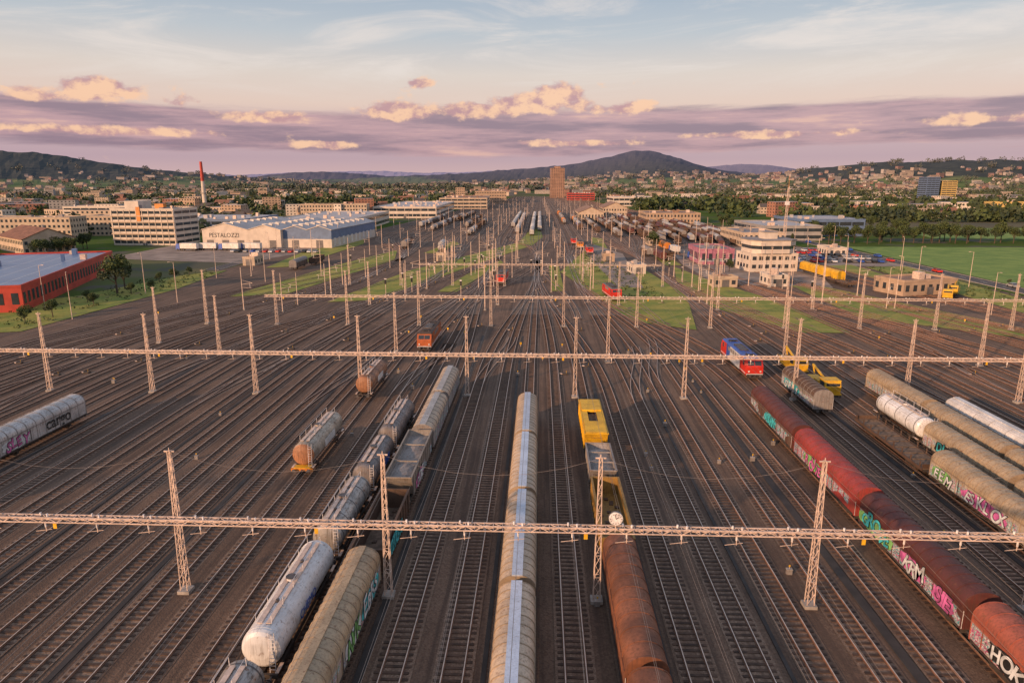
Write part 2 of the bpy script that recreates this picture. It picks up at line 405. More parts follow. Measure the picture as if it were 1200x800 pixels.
gantry(225,-40,40,7,1.8,.04)
for gy,ks in ((50,range(-4,7)),(105,range(-6,9)),(160,range(-5,8)),(225,range(-4,6))):
    for k in ks:
        x=5.0+17.4*k+(.9 if gy>100 else 0); inst('catenary_mast',MAST,(x,gy+.60,0),0,(1,1,1.0+.03*(gy>60)))
for x,y in ((-29.5,135),(13,128),(48,132),(-64,130),(83,128),(-82,140),(22,190),(-48,188),(74,186),(-12,190),(48,184)): inst('catenary_mast',MAST,(x+.3,y,0),0,(1,1,.95))
b=MB()
for i in range(-24,26):
    x=TX(i)
    for ya,yb in ((-5,50),(50,105),(105,160)):
        b.cyl((x,ya,5.5),(x,yb,5.5),.014,3,'steelwire',cap=False)
        pz=[(x,ya+(yb-ya)*k/6,6.5-1.0*(1-(2*k/6-1)**2)*.75) for k in range(7)]
        for k in range(6): b.cyl(pz[k],pz[k+1],.012,3,'steelwire',cap=False)
for gy in (50,105,160):
    for k in range(-5,7):
        xa=5.0+17.4*k+(.9 if gy>100 else 0); pz=[(xa+17.4*j/6,gy+.6,12.7-1.6*(1-(2*j/6-1)**2)) for j in range(7)]
        for j in range(6): b.cyl(pz[j],pz[j+1],.012,3,'steelwire',cap=False)
b.obj('overhead_wires')
b=MB(); b.cyl((0,0,0),(0,.22,0),.55,28,'white'); b.cyl((0,-.02,0),(0,0,0),.50,28,'insul')
b.cyl((0,.05,0),(0,.2,0),.60,28,'buffer',cap=False)
for k in range(12):
    t=k*math.pi/6; b.bar((.38*math.sin(t),-.03,.38*math.cos(t)),(.47*math.sin(t),-.03,.47*math.cos(t)),.03,'black')
b.bar((0,-.04,0),(.2,-.04,.16),.04,'black'); b.bar((0,-.04,0),(-.08,-.04,.38),.03,'black'); b.bar((0,.1,-.55),(0,.1,-1.1),.08,'galv')
b.obj('station_clock',(6.2,49.3,8.2))
b=MB(); b.box(-.3,.3,-.3,.3,0,.3,'concrete'); b.cyl((0,0,.2),(0,0,11.5),.15,6,'galv',.09)
b.bar((0,0,7),(2.9,0,7.4),.07,'galv'); b.bar((0,0,8.2),(2.9,0,7.4),.05,'galv'); b.cyl((2.2,0,6.1),(2.2,0,7.2),.06,5,'insul'); b.bar((0,0,6.2),(2.6,0,6.0),.05,'galv')
POLE=b.mesh('catenary_pole')
b=MB(); b.cyl((0,0,0),(0,0,12),.11,6,'galv',.06); b.bar((0,0,11.9),(1.2,0,12.1),.06,'galv'); b.box(.9,1.5,-.12,.12,12.0,12.12,'galv')
LAMP=b.mesh('street_lamp')
for y in (250,285,320,360,400,450,500,560,620,690,760,840,930,1030):
    for x in (-108,-82,-62.5,-42,-27,-12,7.5,27.5,47,62.5,88,107):
        if R()<.85: inst('catenary_pole',POLE,(x*(1-.25*max(0,(y-600)/600))+U(-.5,.5)+(2 if y<330 else 0),y+U(-8,8),0),random.choice((0,math.pi)),U(.9,1.15))
for k in range(50):
    i=random.randint(-24,26); y=U(175,290); inst('catenary_pole',POLE,(mapx(i,y)+2.2,y,0),random.choice((0,math.pi)),U(.8,1.1))
for x,y in ((-118,165),(-122,205),(-116,240),(-126,150),(-136,180),(-112,262),(-104,190),(-95,232),(60,232),(72,196),(95,188),(112,215),(128,235),(100,250),(140,270),(132,300),(139,225),(84,262),(143,340),(146,400),(-120,300),(-128,330),(38,250),(32,215),(118,180),(134,160)):
    inst('street_lamp',LAMP,(x,y,0),U(0,6.28),U(.9,1.2))
b=MB(); b.box(-.2,.2,-.06,.06,.5,1.0,'yellow'); b.cyl((0,0,0),(0,0,.6),.05,5,'galv'); MARK=b.mesh('track_marker_sign')
b=MB(); b.cyl((0,0,0),(0,0,4.2),.08,6,'galv'); b.box(-.3,.3,-.12,.12,3.4,4.8,'black'); b.box(-.35,.35,-.12,-.10,4.82,5.1,'insul'); b.box(-.12,.12,-.3,.3,0,.5,'concrete'); SIGN=b.mesh('railway_signal')
b=MB(); b.box(-.35,.35,-.25,.25,.05,.75,'greyw'); b.box(-.38,.38,-.28,.28,.75,.82,'concrete'); b.cyl((0,0,.82),(0,0,1.3),.03,5,'galv'); b.box(-.1,.1,-.04,.04,1.1,1.35,'yellow'); CAB=b.mesh('trackside_cabinet')
b=MB(); b.box(-.5,.5,-.35,.35,.03,.28,'frame'); b.box(-1.0,-.4,-.15,.15,.05,.22,'galv'); b.cyl((.2,0,.28),(.2,0,.75),.03,5,'yellow'); SWM=b.mesh('switch_machine')
for k in range(24):
    i=random.randint(-24,26); inst('track_marker_sign',MARK,(TX(i)+SP/2+U(-.2,.2),U(118,172),0),U(-.3,.3),U(.7,1.0))
for k in range(30):
    i=random.randint(-22,22); inst('railway_signal',SIGN,(mapx(i,190)+1.9,U(170,330),0),U(-.2,.2))
for k in range(34):
    i=random.randint(-18,18); inst('trackside_cabinet',CAB,(TX(i)+SP/2,U(48,135),0),0,U(.5,.8))
for k in range(90):
    i=random.randint(-26,28); y=U(110,270); inst('switch_machine',SWM,(mapx(i,y)+2.0,y,0),U(-.2,.2))
# ------------------------------------------------------------ rolling stock
def wheels(b,L,bogie=True,fr='frame'):
    def axle(y):
        b.cyl((-.80,y,.69),(-.68,y,.69),.46,14,'wheel'); b.cyl((.68,y,.69),(.80,y,.69),.46,14,'wheel'); b.cyl((-.68,y,.69),(.68,y,.69),.08,6,'wheel')
        for s_ in (-1,1): b.box(s_*.98-.12,s_*.98+.12,y-.17,y+.17,.52,.86,'frame')
    if bogie:
        for c in (L*.16+.5,L*.84-.5):
            for d in (-.95,.95): axle(c+d)
            for s_ in (-1,1): b.prismX([(c-1.4,.72),(c-.5,.5),(c+.5,.5),(c+1.4,.72),(c+1.4,.92),(c-1.4,.92)],s_*.98-.06,s_*.98+.06,'frame','frame')
            b.box(-.95,.95,c-.2,c+.2,.6,1.0,'frame')
    else:
        for c in (L*.2,L*.8):
            axle(c)
            for s_ in (-1,1): b.box(s_*1.05-.05,s_*1.05+.05,c-.8,c+.8,.86,.96,'frame')
    b.box(-1.15,-1.0,.1,L-.1,.97,1.2,fr); b.box(1.0,1.15,.1,L-.1,.97,1.2,fr); b.box(-1.3,1.3,.08,.28,.9,1.22,fr); b.box(-1.3,1.3,L-.28,L-.08,.9,1.22,fr)
    b.box(-.2,.2,.28,L-.28,.85,1.15,fr)
    for s_ in (-.87,.87):
        b.cyl((s_,.08,1.06),(s_,-.35,1.06),.09,8,'buffer'); b.cyl((s_,-.35,1.06),(s_,-.42,1.06),.22,10,'buffer')
        b.cyl((s_,L-.08,1.06),(s_,L+.35,1.06),.09,8,'buffer'); b.cyl((s_,L+.35,1.06),(s_,L+.42,1.06),.22,10,'buffer')
    b.box(-.07,.07,-.4,.08,.98,1.12,'buffer'); b.box(-.07,.07,L-.08,L+.4,.98,1.12,'buffer')
def ribs(b,prof,L,step,m,d=.035,w=.09):
    n=int(L/step)
    pr=[(x*(1+d/1.4),z+(d if z>3.0 else 0)) for x,z in prof]
    for k in range(n+1):
        y=.12+(L-.24)*k/n
        b.prismY(pr,y-w/2,y+w/2,m,m)
def covered(L,side,roof,strip=None,end=None,step=1.3,bogie=False,hs=3.05,ht=4.2,ribm=None,sw=.42):
    b=MB(); wheels(b,L,bogie); end=end or side
    X=1.42; prof=[(-X,1.22),(-X,hs)]
    for k in range(1,12):
        t=math.pi*(1-k/12); prof.append((X*math.cos(t)*1.0,hs+(ht-hs)*math.sin(t)**.85))
    prof+=[(X,hs),(X,1.22)]
    ms=[side]+[roof]*12+[side,'frame']
    b.prismY(prof,.1,L-.1,ms,end)
    ribs(b,prof,L,step,ribm or roof)
    if strip: b.box(-sw,sw,.06,L-.06,ht-.04,ht+.07,strip)
    for y in (.06,L-.1):
        for x in (-1.2,-.4,.4,1.2): b.box(x-.05,x+.05,y-.04,y+.08,1.22,hs,ribm or roof)
    for s_ in (-1,1):
        b.box(s_*1.46-.03,s_*1.46+.03,.3,L-.3,1.2,1.34,'frame'); b.box(s_*1.45-.03,s_*1.45+.03,.3,L-.3,hs-.05,hs+.05,ribm or roof)
        for y in (L*.33,L*.66): b.box(s_*1.445-.02,s_*1.445+.02,y-.05,y+.05,1.4,hs-.1,'buffer')
        b.bar((s_*1.4,.02,1.3),(s_*1.4,.02,2.8),.03,'insul')
    return b.mesh('covered_freight_wagon',True)
def tank(L,m,band='buffer',cap2=None,r=1.38,zc=2.62,fr='frame',panel=None):
    b=MB(); wheels(b,L,L>13.5,fr)
    n=28; ys=[(.55,.0),(.58,.45),(.68,.80),(.85,.95),(1.05,1.0),(L/2-1.2,1.0),(L/2+1.2,1.0),(L-1.05,1.0),(L-.85,.95),(L-.68,.80),(L-.58,.45),(L-.55,.0)]
    for k in range(len(ys)-1):
        mm=cap2 if (cap2 and k<3) else m
        b.cyl((0,ys[k][0],zc),(0,ys[k+1][0],zc),max(r*ys[k][1],.01),n,mm,max(r*ys[k+1][1],.01),cap=False)
    for y in (1.3,L*.27,L*.5-.05,L*.73,L-1.3): b.cyl((0,y-.05,zc),(0,y+.05,zc),r+.02,n,band,cap=True)
    for y in (1.7,L-1.7): b.box(-1.0,1.0,y-.35,y+.35,1.15,1.75,fr)
    b.box(-.5,-.15,1.6,L-1.6,zc+r+.04,zc+r+.09,'galv'); b.box(.15,.5,1.6,L-1.6,zc+r+.04,zc+r+.09,'galv')
    b.cyl((0,L/2,zc+r-.05),(0,L/2,zc+r+.28),.34,14,m); b.cyl((0,L/2,zc+r+.28),(0,L/2,zc+r+.34),.40,14,'buffer')
    for y in (L*.3,L*.68): b.cyl((0,y,zc+r-.05),(0,y,zc+r+.2),.14,8,'buffer')
    if L>12:
        for s_ in (-.55,.55):
            b.bar((s_,1.6,zc+r+.7),(s_,L-1.6,zc+r+.7),.03,'insul')
            for k in range(6): yy=1.6+(L-3.2)*k/5; b.bar((s_,yy,zc+r+.05),(s_,yy,zc+r+.7),.03,'insul')
    for x in (.72,1.12): b.bar((x,.32,1.2),(x,.5,zc+r+.1),.04,'insul')
    for k in range(9): z=1.4+k*.3; b.bar((.72,.38,z),(1.12,.38,z),.03,'insul')
    for s_ in (-1,1): b.box(s_*1.2-.12,s_*1.2+.12,.25,1.3,1.22,1.28,'galv'); b.box(s_*1.2-.12,s_*1.2+.12,L-1.3,L-.25,1.22,1.28,'galv')
    if panel: 
        for s_ in (-1,1): b.box(s_*(r+.03)-.015,s_*(r+.03)+.015,L*.35,L*.65,2.1,3.0,panel)
    return b.mesh('tank_wagon',True)
def hopper(L,side,load,bogie=False,top=3.7,ribm=None,slope=True,plates=False):
    b=MB(); wheels(b,L,bogie); X=1.42; t=.1; rm=ribm or side
    e=1.4 if slope else .15
    for s_ in (-1,1):
        b.add([(s_*X,e+.3,1.5),(s_*X,L-e-.3,1.5),(s_*X,L-.3,top),(s_*X,.3,top)],[(0,1,2,3)],side)
        b.add([(s_*(X-t),e+.3,1.5),(s_*(X-t),L-e-.3,1.5),(s_*(X-t),L-.3,top),(s_*(X-t),.3,top)],[(0,1,2,3)],side)
        b.box(s_*X-.09,s_*X+.09,.25,L-.25,top,top+.12,rm)
        n=int(L/1.3)
        for k in range(1,n): y=L*k/n; b.box(s_*(X+.04)-.04,s_*(X+.04)+.04,y-.05,y+.05,1.5,top,rm)
    for y0,y1 in ((e+.3,.3),(L-e-.3,L-.3)):
        b.add([(-X,y0,1.5),(X,y0,1.5),(X,y1,top),(-X,y1,top)],[(0,1,2,3)],side)
        b.box(-X,X,y1-.07,y1+.07,top,top+.12,rm)
    zl=top-.55
    nx,ny=7,18; v=[];f=[]
    for j in range(ny+1):
        for i in range(nx+1):
            x=-X+t+(2*X-2*t)*i/nx; y=.55+(L-1.1)*j/ny
            v.append((x,y,zl+.35*math.sin(math.pi*i/nx)*abs(math.sin(math.pi*j/ny*2))+U(-.06,.06)))
    for j in range(ny):
        for i in range(nx): a=j*(nx+1)+i; f.append((a,a+1,a+nx+2,a+nx+1))
    b.add(v,f,load)
    for k in range(1,3): b.box(-X+.1,X-.1,L*k/3-.06,L*k/3+.06,top-.12,top+.02,rm)
    if plates:
        b.prismX([(.45,top-.03),(.45,top+.2),(L*.30,top+.32),(L*.30,top-.03)],-X+.12,X-.12,side,side)
        b.prismX([(L*.62,top-.03),(L*.62,top+.32),(L-.45,top+.2),(L-.45,top-.03)],-X+.12,X-.12,side,side)
        for s_ in (-1,1): b.box(s_*.95-.35,s_*.95+.35,L*.30+.01,L*.62-.01,top-.02,top+.14,side)
    b.box(-.9,.9,L*.3,L*.7,.9,1.5,'frame')
    for y in (.1,L-.4): b.box(-1.2,1.2,y,y+.3,1.2,1.35,'galv')
    for s_ in (-1.2,1.2): b.bar((s_,.15,1.2),(s_,.15,2.6),.04,rm); b.bar((s_,.15,2.6),(s_,.9,3.0),.04,rm)
    return b.mesh('hopper_wagon')
def gondola(L,side,inner,top=3.0):
    b=MB(); wheels(b,L,True); X=1.42
    b.box(-X,X,.15,L-.15,1.2,1.35,inner)
    for s_ in (-1,1):
        b.box(s_*X-.06,s_*X+.06,.15,L-.15,1.35,top,side); b.box(s_*X-.11,s_*X+.11,.12,L-.12,top,top+.12,side)
        for k in range(1,10): y=L*k/10; b.box(s_*(X+.1)-.05,s_*(X+.1)+.05,y-.07,y+.07,1.2,top,side)
    b.box(-X+.07,X-.07,.15,.27,1.35,top,side); b.box(-X+.07,X-.07,L-.27,L-.15,1.35,top,side)
    b.box(-X+.12,X-.12,.12,.3,top,top+.12,side); b.box(-X+.12,X-.12,L-.3,L-.12,top,top+.12,side)
    for k in range(14): 
        x,y=U(-1,1),U(.6,L-.8); b.box(x-.2,x+.2,y-.2,y+.25,1.35,1.35+U(.05,.15),'brownw')
    return b.mesh('gondola_wagon')
def flat(L):
    b=MB(); wheels(b,L,True); b.box(-1.4,1.4,.1,L-.1,1.22,1.36,'woodload')
    for s_ in (-1,1):
        b.box(s_*1.45-.05,s_*1.45+.05,.1,L-.1,1.05,1.42,'brownw')
        for k in range(9): y=.6+(L-1.2)*k/8; b.box(s_*1.48-.05,s_*1.48+.05,y-.07,y+.07,1.42,2.1,'brownw')
    b.box(-1.4,1.4,.12,.24,1.36,1.9,'brownw'); b.box(-1.4,1.4,L-.24,L-.12,1.36,1.9,'brownw')
    for k in range(9): y=1+(L-2)*k/8; b.box(-1.3,1.3,y-.08,y+.08,1.365,1.45,'woodload')
    return b.mesh('flat_wagon')
def loco(L,c_front,c_side,c_mid=None,roof='roofgrey',h=3.85):
    b=MB(); wheels(b,L,True); X=1.46
    def sect(y0,y1,cc,slope0=0,slope1=0):
        p=[(y0,1.05),(y0,2.55),(y0+slope0,h-.15),(y1-slope1,h-.15),(y1,2.55),(y1,1.05)]
        b.prismX(p,-X,X,[cc,cc,roof,cc,cc,'frame'],cc)
    sect(.2,4.2,c_front,.65,0); sect(4.203,L*.62,c_mid or c_side,0,0); sect(L*.62+.003,L-4.203,c_side,0,0); sect(L-4.2,L-.2,c_front,0,.65)
    b.prismY([(-X,h-.15),(-X+.25,h+.08),(X-.25,h+.08),(X,h-.15)],.95,L-.95,roof,roof)
    for s0,y0,y1 in ((1,.2,.85),(-1,L-.2,L-.85)):
        def pt(x,f): return (x,(y0+(y1-y0)*f)-.03*s0,2.55+(h-.15-2.55)*f)
        b.add([pt(-1.15,.2),pt(-.06,.2),pt(-.06,.82),pt(-1.15,.82)],[(0,1,2,3)],'glass'); b.add([pt(.06,.2),pt(1.15,.2),pt(1.15,.82),pt(.06,.82)],[(0,1,2,3)],'glass')
        yy=y0-.03*s0
        for x in (-1.0,1.0): b.cyl((x,yy,1.75),(x,yy-.05*s0,1.75),.16,10,'insul')
        b.box(-1.4,1.4,min(yy,yy-.03*s0),max(yy,yy-.03*s0),1.1,1.35,'whiteloco'); 
        b.box(-1.3,1.3,min(y0,y0-.25*s0),max(y0,y0-.25*s0),.55,.95,'frame')
    for s_ in (-1,1):
        for y in (1.5,L-2.2): b.box(s_*(X+.01)-.015,s_*(X+.01)+.015,y,y+.75,2.5,3.3,'glass')
        for k in range(5): y=5+(L-10)*k/5; b.box(s_*(X+.01)-.02,s_*(X+.01)+.02,y,y+1.1,2.7,3.4,'greyw')
        b.box(s_*(X+.012)-.012,s_*(X+.012)+.012,.6,L-.6,1.25,1.4,'whiteloco')
        b.box(s_*.9-.35,s_*.9+.35,L/2-1.8,L/2+1.8,.45,1.0,'frame')
    for y,d in ((3.2,1),(L-3.2,-1)):
        b.box(-.8,.8,y-.6,y+.6,h+.15,h+.22,'frame')
        for s_ in (-.5,.5): b.bar((s_,y,h+.2),(s_*1.3,y+1.3*d,h+.55),.05,'buffer'); b.bar((s_*1.3,y+1.3*d,h+.55),(s_*1.2,y-.2*d,h+.75),.05,'buffer')
        b.bar((-.9,y-.2*d,h+.77),(.9,y-.2*d,h+.77),.07,'buffer')
        for s_ in (-.6,.6): b.cyl((s_,y-.4,h+.05),(s_,y-.4,h+.2),.1,6,'insul')
    for k in range(3): y=L/2-2.2+k*1.7; b.box(-.75,.75,y,y+1.2,h+.08,h+.32,'buffer')
    b.bar((.4,3.5,h+.4),(.4,L-3.5,h+.4),.04,'wheel')
    return b.mesh('locomotive')
def machine(L):
    b=MB(); wheels(b,L,False); b.box(-1.35,1.35,.1,L-.1,1.2,1.4,'yellow')
    b.prismX([(.4,1.4),(.25,2.5),(.6,3.4),(2.6,3.4),(2.7,1.4)],-1.25,1.25,'yellow','yellow')
    b.box(-1.05,1.05,.30,.36,2.45,3.05,'glass')
    for s_ in (-1,1): b.box(s_*1.26-.02,s_*1.26+.02,.8,2.2,2.4,3.1,'glass')
    b.box(-1.3,1.3,.5,2.7,3.4,3.5,'yellow')
    b.box(-1.1,1.1,3.3,5.2,1.4,2.6,'yellow'); b.box(-1.0,1.0,5.5,L-.4,1.4,2.1,'yellow'); b.cyl((0,4.2,2.6),(0,4.2,3.1),.5,12,'frame')
    b.bar((0,4.2,3.0),(.1,L-.5,3.9),.28,'yellow'); b.bar((.1,L-.5,3.9),(.1,L-1.4,2.5),.18,'yellow'); b.cyl((.7,3.6,2.6),(.7,3.6,3.2),.09,8,'frame')
    for s_ in (-1.25,1.25):
        b.bar((s_,5.4,2.3),(s_,L-.2,2.3),.04,'yellow')
        for y in (5.4,6.8,L-.2): b.bar((s_,y,1.4),(s_,y,2.3),.04,'yellow')
    return b.mesh('track_maintenance_vehicle')
def put(name,me,i,y0,x=None): return inst(name,me,(TX(i) if x is None else x,y0,.0))
CW='covered_freight_wagon'
mc=covered(15.4,'cream','cream','strip',step=1.0,ribm='creamrib')
for k in range(5): put(CW,mc,-1,15.4+16*k)
o=put(CW,covered(17.0,'creamG','olive','olive',step=1.05,ribm='creamrib',ht=4.3,sw=.3),-4,34.2); graff(o,1,6.5,'NVK',2.0,'g_green'); graff(o,1,11.0,'EBRS',2.0,'g_white')
put(CW,covered(17,'creamG','olive',None,step=1.05,ribm='creamrib',ht=4.3),-4,16)
o=put('gondola_wagon',gondola(12.2,'brownw','woodload',3.3),-4,52.0); graff(o,1,2,'TRASK',1.7,'g_cyan',X=1.60)
o=put('hopper_wagon',hopper(14.6,'greyG','greyw',True,3.9),-4,65.2); graff(o,1,3,'SORE',1.6,'g_white',X=1.52)
ml=covered(13.7,'silverG','cream','silver',step=1.5,ribm='greyw'); put(CW,ml,-4,80.7); put(CW,ml,-4,95.3)
put('tank_wagon',tank(13.2,'tankgrey'),-5,25.2); o=put('tank_wagon',tank(14.0,'tankwhite',band='tankwhite',r=1.45),-5,39.4)
text('CHEMO',o,(1.49,4.5,2.3),(math.pi/2,0,math.pi/2),1.0,'blueloco')
put('tank_wagon',tank(12.4,'tankgrey'),-5,54.4); put('tank_wagon',tank(11.0,'tankdark',panel='blueloco'),-5,67.8)
put('tank_wagon',tank(13.1,'tankdark'),-5,79.8)
put('tank_wagon',tank(13.5,'tanktan',cap2='tankbrown',panel='whitew',fr='brownw',band='tanktan'),-7,73.5); put('tank_wagon',tank(12.5,'tankbrown',panel='whitew'),-7,102)
b=MB(); b.box(-1.3,1.3,-.03,.03,.9,1.25,'orange'); b.box(-1.0,1.0,.0,.9,1.25,1.32,'yellow'); b.obj('buffer_beam',(TX(-7),73.5,0),parent=None).name='tank_wagon_headstock'
put('locomotive',loco(15,'orangeloco','orangeloco',roof='brownw'),-6,134)
o=put(CW,covered(16.5,'silver','silver',None,step=1.6,ribm='greyw'),-16,75); text('cargo',o,(1.5,8.2,1.75),(math.pi/2,0,math.pi/2),2.2,'black','lettering',.03); graff(o,1,1,'SLEY',1.7,'g_pink')
put(CW,covered(16.5,'brownw','greyw',None,step=1.6),-16,57.5)
o=put(CW,covered(16.0,'rust','rust',None,step=1.6,ribm='rust',ht=4.35),1,38.2)
put(CW,covered(16.0,'rust','rust',None,step=1.6,ribm='rust',ht=4.35),1,21.5)
put('gondola_wagon',gondola(13.2,'ochre','ochre',3.2),1,55.0)
put('hopper_wagon',hopper(8.6,'greyw','greyw',False,3.3),1,69.2)
put('hopper_wagon',hopper(14.0,'yellow','woodload',True,3.8,plates=True),1,79.0)
gw=[[('HOKR',14.5,'g_white',1.7)],[('GROVE',16.3,'g_cyan',1.9),('KRM',8.6,'g_white',1.8),('SE',3.6,'g_pink',1.8)],[('ROUTE',13,'g_pink',1.6)],[('ASIK',10,'g_cyan',1.7)]]
for k,(s_,r_) in enumerate((('orwG','orw'),('maroonG','maroon'),('redwG','redw'),('brownwG','maroon'))):
    o=put(CW,covered(17.0,s_,r_,None,step=1.25,ribm=r_,ht=4.3,bogie=True),7,28.4+17.9*k)
    for wd,y,cc,sz in gw[k]: graff(o,-1,y,wd,sz,cc)
put('locomotive',loco(17.5,'redloco','blueloco','whiteloco',roof='blueloco'),8,116)
o=put(CW,covered(13.6,'greyG','brownw',None,step=1.3,ribm='greyw'),9,97.6); graff(o,-1,12,'ENBALS',1.7,'g_white')
mm=machine(9.5); put('track_maintenance_vehicle',mm,10,104.5); put('track_maintenance_vehicle',machine(9.0),10,118)
mcr=covered(16.2,'creamG','olive',None,step=1.0,ribm='creamrib',ht=4.25,bogie=True)
put('flat_wagon',flat(17.5),10,76.0)
for k in range(3):
    o=put(CW,mcr,10,58.6-17*k); graff(o,-1,15.2,'EEM',1.7,'g_white'); graff(o,-1,9.5,'ESKLOX',1.8,'g_white')
put('tank_wagon',tank(12.5,'tankwhite'),11,85.5)
for k in range(3): o=put(CW,mcr,11,68.2-17*k); graff(o,-1,13,'DIOS',1.8,'g_cyan')
for k in range(4): put(CW,mcr,12,93.5-17*k)
mw=covered(16.2,'whitew','whitew','whitew',step=2.7,ribm='silver',ht=4.1)
for k in range(3): put(CW,mw,13,79-17*k)
for k in range(2): put(CW,mcr,14,62-17*k)
pool=[covered(15.4,'brownw','greyw',step=2.6),covered(15.4,'rust','brownw',step=2.6),covered(15.4,'silver','silver',step=2.6),tank(14,'tankgrey'),flat(15.4),hopper(14,'brownw','woodload',True),covered(15.4,'maroon','maroon',step=2.6),gondola(14.5,'brownw','woodload'),covered(15.4,'orange','orange',step=2.6),covered(15.4,'blueloco','silver',step=2.6)]
names=[CW,CW,CW,'tank_wagon','flat_wagon','hopper_wagon',CW,'gondola_wagon',CW,CW]
pool2=[covered(15.4,'blueloco','silver',step=2.6),pool[2],covered(15.4,'whitew','whitew',step=2.6)]
def rake(xg,yg,x1,y0,n,idx=None,p=None):
    for k in range(n):
        y=y0+16.6*k; j=random.choice(idx) if idx else 0
        rot=-math.atan2(farx(xg,yg,x1,y+16)-farx(xg,yg,x1,y),16)
        if p: inst(CW,random.choice(p),(farx(xg,yg,x1,y),y,0),rot)
        else: inst(names[j],pool[j],(farx(xg,yg,x1,y),y,0),rot)
rake(-1,300,-5,440,16,None,pool2); rake(-1,300,0,480,14,None,pool2); rake(-19,305,-15,460,14,None,pool2); rake(-19,305,-20,520,12,None,pool2)
for x1,y0,n in ((65,400,14),(70,390,16),(75,420,15),(80,380,14),(85,440,14),(90,400,12)): rake(67,295,x1,y0,n,[0,1,5,6,7,4,7,9,0])
for x1,y0,n in ((95,370,12),(100,400,14),(105,360,12),(110,420,12),(115,380,8),(120,390,9)): rake(86,300,x1,y0,n,[0,1,4,5,6,7,7,2])
for x1,y0,n in ((40,470,11),(50,430,14),(55,520,12),(60,450,9)): rake(45,300,x1,y0,n,[0,3,5,2,1,6])
for x1,y0,n in ((20,560,12),(30,500,9)): rake(13,285,x1,y0,n,[0,3,2,1,8,9])
for x1,y0,n in ((-55,520,8),(-45,440,8)): rake(-37,300,x1,y0,n,[0,2,3,5,1])
for x1,y0,n in ((-75,480,12),(-90,520,8),(-70,600,8)): rake(-62,300,x1,y0,n,[0,2,3,5,1])
lr=loco(14,'redloco','redloco',h=3.7); inst('locomotive',lr,(22.5,196,0),.12); inst('locomotive',lr,(-13,226,0),-.05); inst('locomotive',lr,(24,325,0),0); inst('locomotive',loco(14,'orange','orangeloco'),(21,352,0),0)
inst('locomotive',lr,(19,375,0),0)
for x,y,j in ((-96,262,0),(-94,279,7),(-70,352,0),(-72,368,1),(102,225,4),(54,300,6),(51,318,0),(57,300,5),(-48,330,3),(-50,347,2),(64,345,8)): inst(names[j],pool[j],(x,y,0),.04)
my=covered(15,'yellow','yellow',step=2.5)
inst(CW,my,(103,236,0),.05); inst(CW,my,(102.4,252,0),.05)
inst('track_maintenance_vehicle',mm,(118,200,0),-.5); inst('track_maintenance_vehicle',mm,(124,208,0),-.6)
# ------------------------------------------------------------ road vehicles
def car(c):
    b=MB(); W=.88
    p=[(0,.35),(0,.75),(.15,.92),(.9,1.0),(1.45,1.42),(3.0,1.45),(3.75,1.0),(4.3,.92),(4.4,.6),(4.35,.35)]
    b.prismX([(y,z) for y,z in p],-W,W,[c,c,c,'glass',c,'glass',c,c,c,'frame'],c)
    for s_ in (-1,1):
        b.add([(s_*(W+.01),1.05,1.0),(s_*(W+.01),3.6,1.0),(s_*(W+.01),2.95,1.38),(s_*(W+.01),1.5,1.36)],[(0,1,2,3)],'glass')
        for y in (.85,3.5): b.cyl((s_*(W-.15),y,.32),(s_*(W+.03),y,.32),.32,12,'black')
    return b.mesh('parked_car')
cars=[car(c) for c in ('silver','whiteloco','roofgrey','redloco','blueloco','black')]
for r_ in range(5):
    for k in range(13):
        if R()<.85: inst('parked_car',random.choice(cars),(112+k*2.8,296+r_*12+U(-.3,.3),.11),0)
for k in range(14): inst('parked_car',random.choice(cars),(-150+k*3.2+U(-.3,.3),328+U(-1,1),.11),0)
for k in range(12): inst('parked_car',random.choice(cars),(random.choice((152,155.4)),170+k*31+U(-9,9),.1),0)
def truck():
    b=MB(); b.box(-1.25,1.25,0,9,1.1,3.7,'whitew'); b.box(-1.15,1.15,9,9.3,.9,1.4,'frame'); b.prismX([(9.3,.6),(9.3,3.3),(10.8,3.3),(11.3,2.2),(11.3,.6)],-1.2,1.2,'blueloco','blueloco'); b.box(-1.1,1.1,11.1,11.33,2.2,2.9,'glass')
    for y in (1.2,2.5,8,10.3):
        for s_ in (-1,1): b.cyl((s_*.95,y,.5),(s_*1.22,y,.5),.5,12,'black')
    b.box(-.5,.5,0,9.3,.7,1.1,'frame'); return b.mesh('truck')
tk=truck()
for x,y,rz in ((-150,338,1.4),(-140,340,1.5),(-162,339,1.5),(-171,337,1.45),(70,300,.2),(66,330,.1)): inst('truck',tk,(x,y,.11),rz)
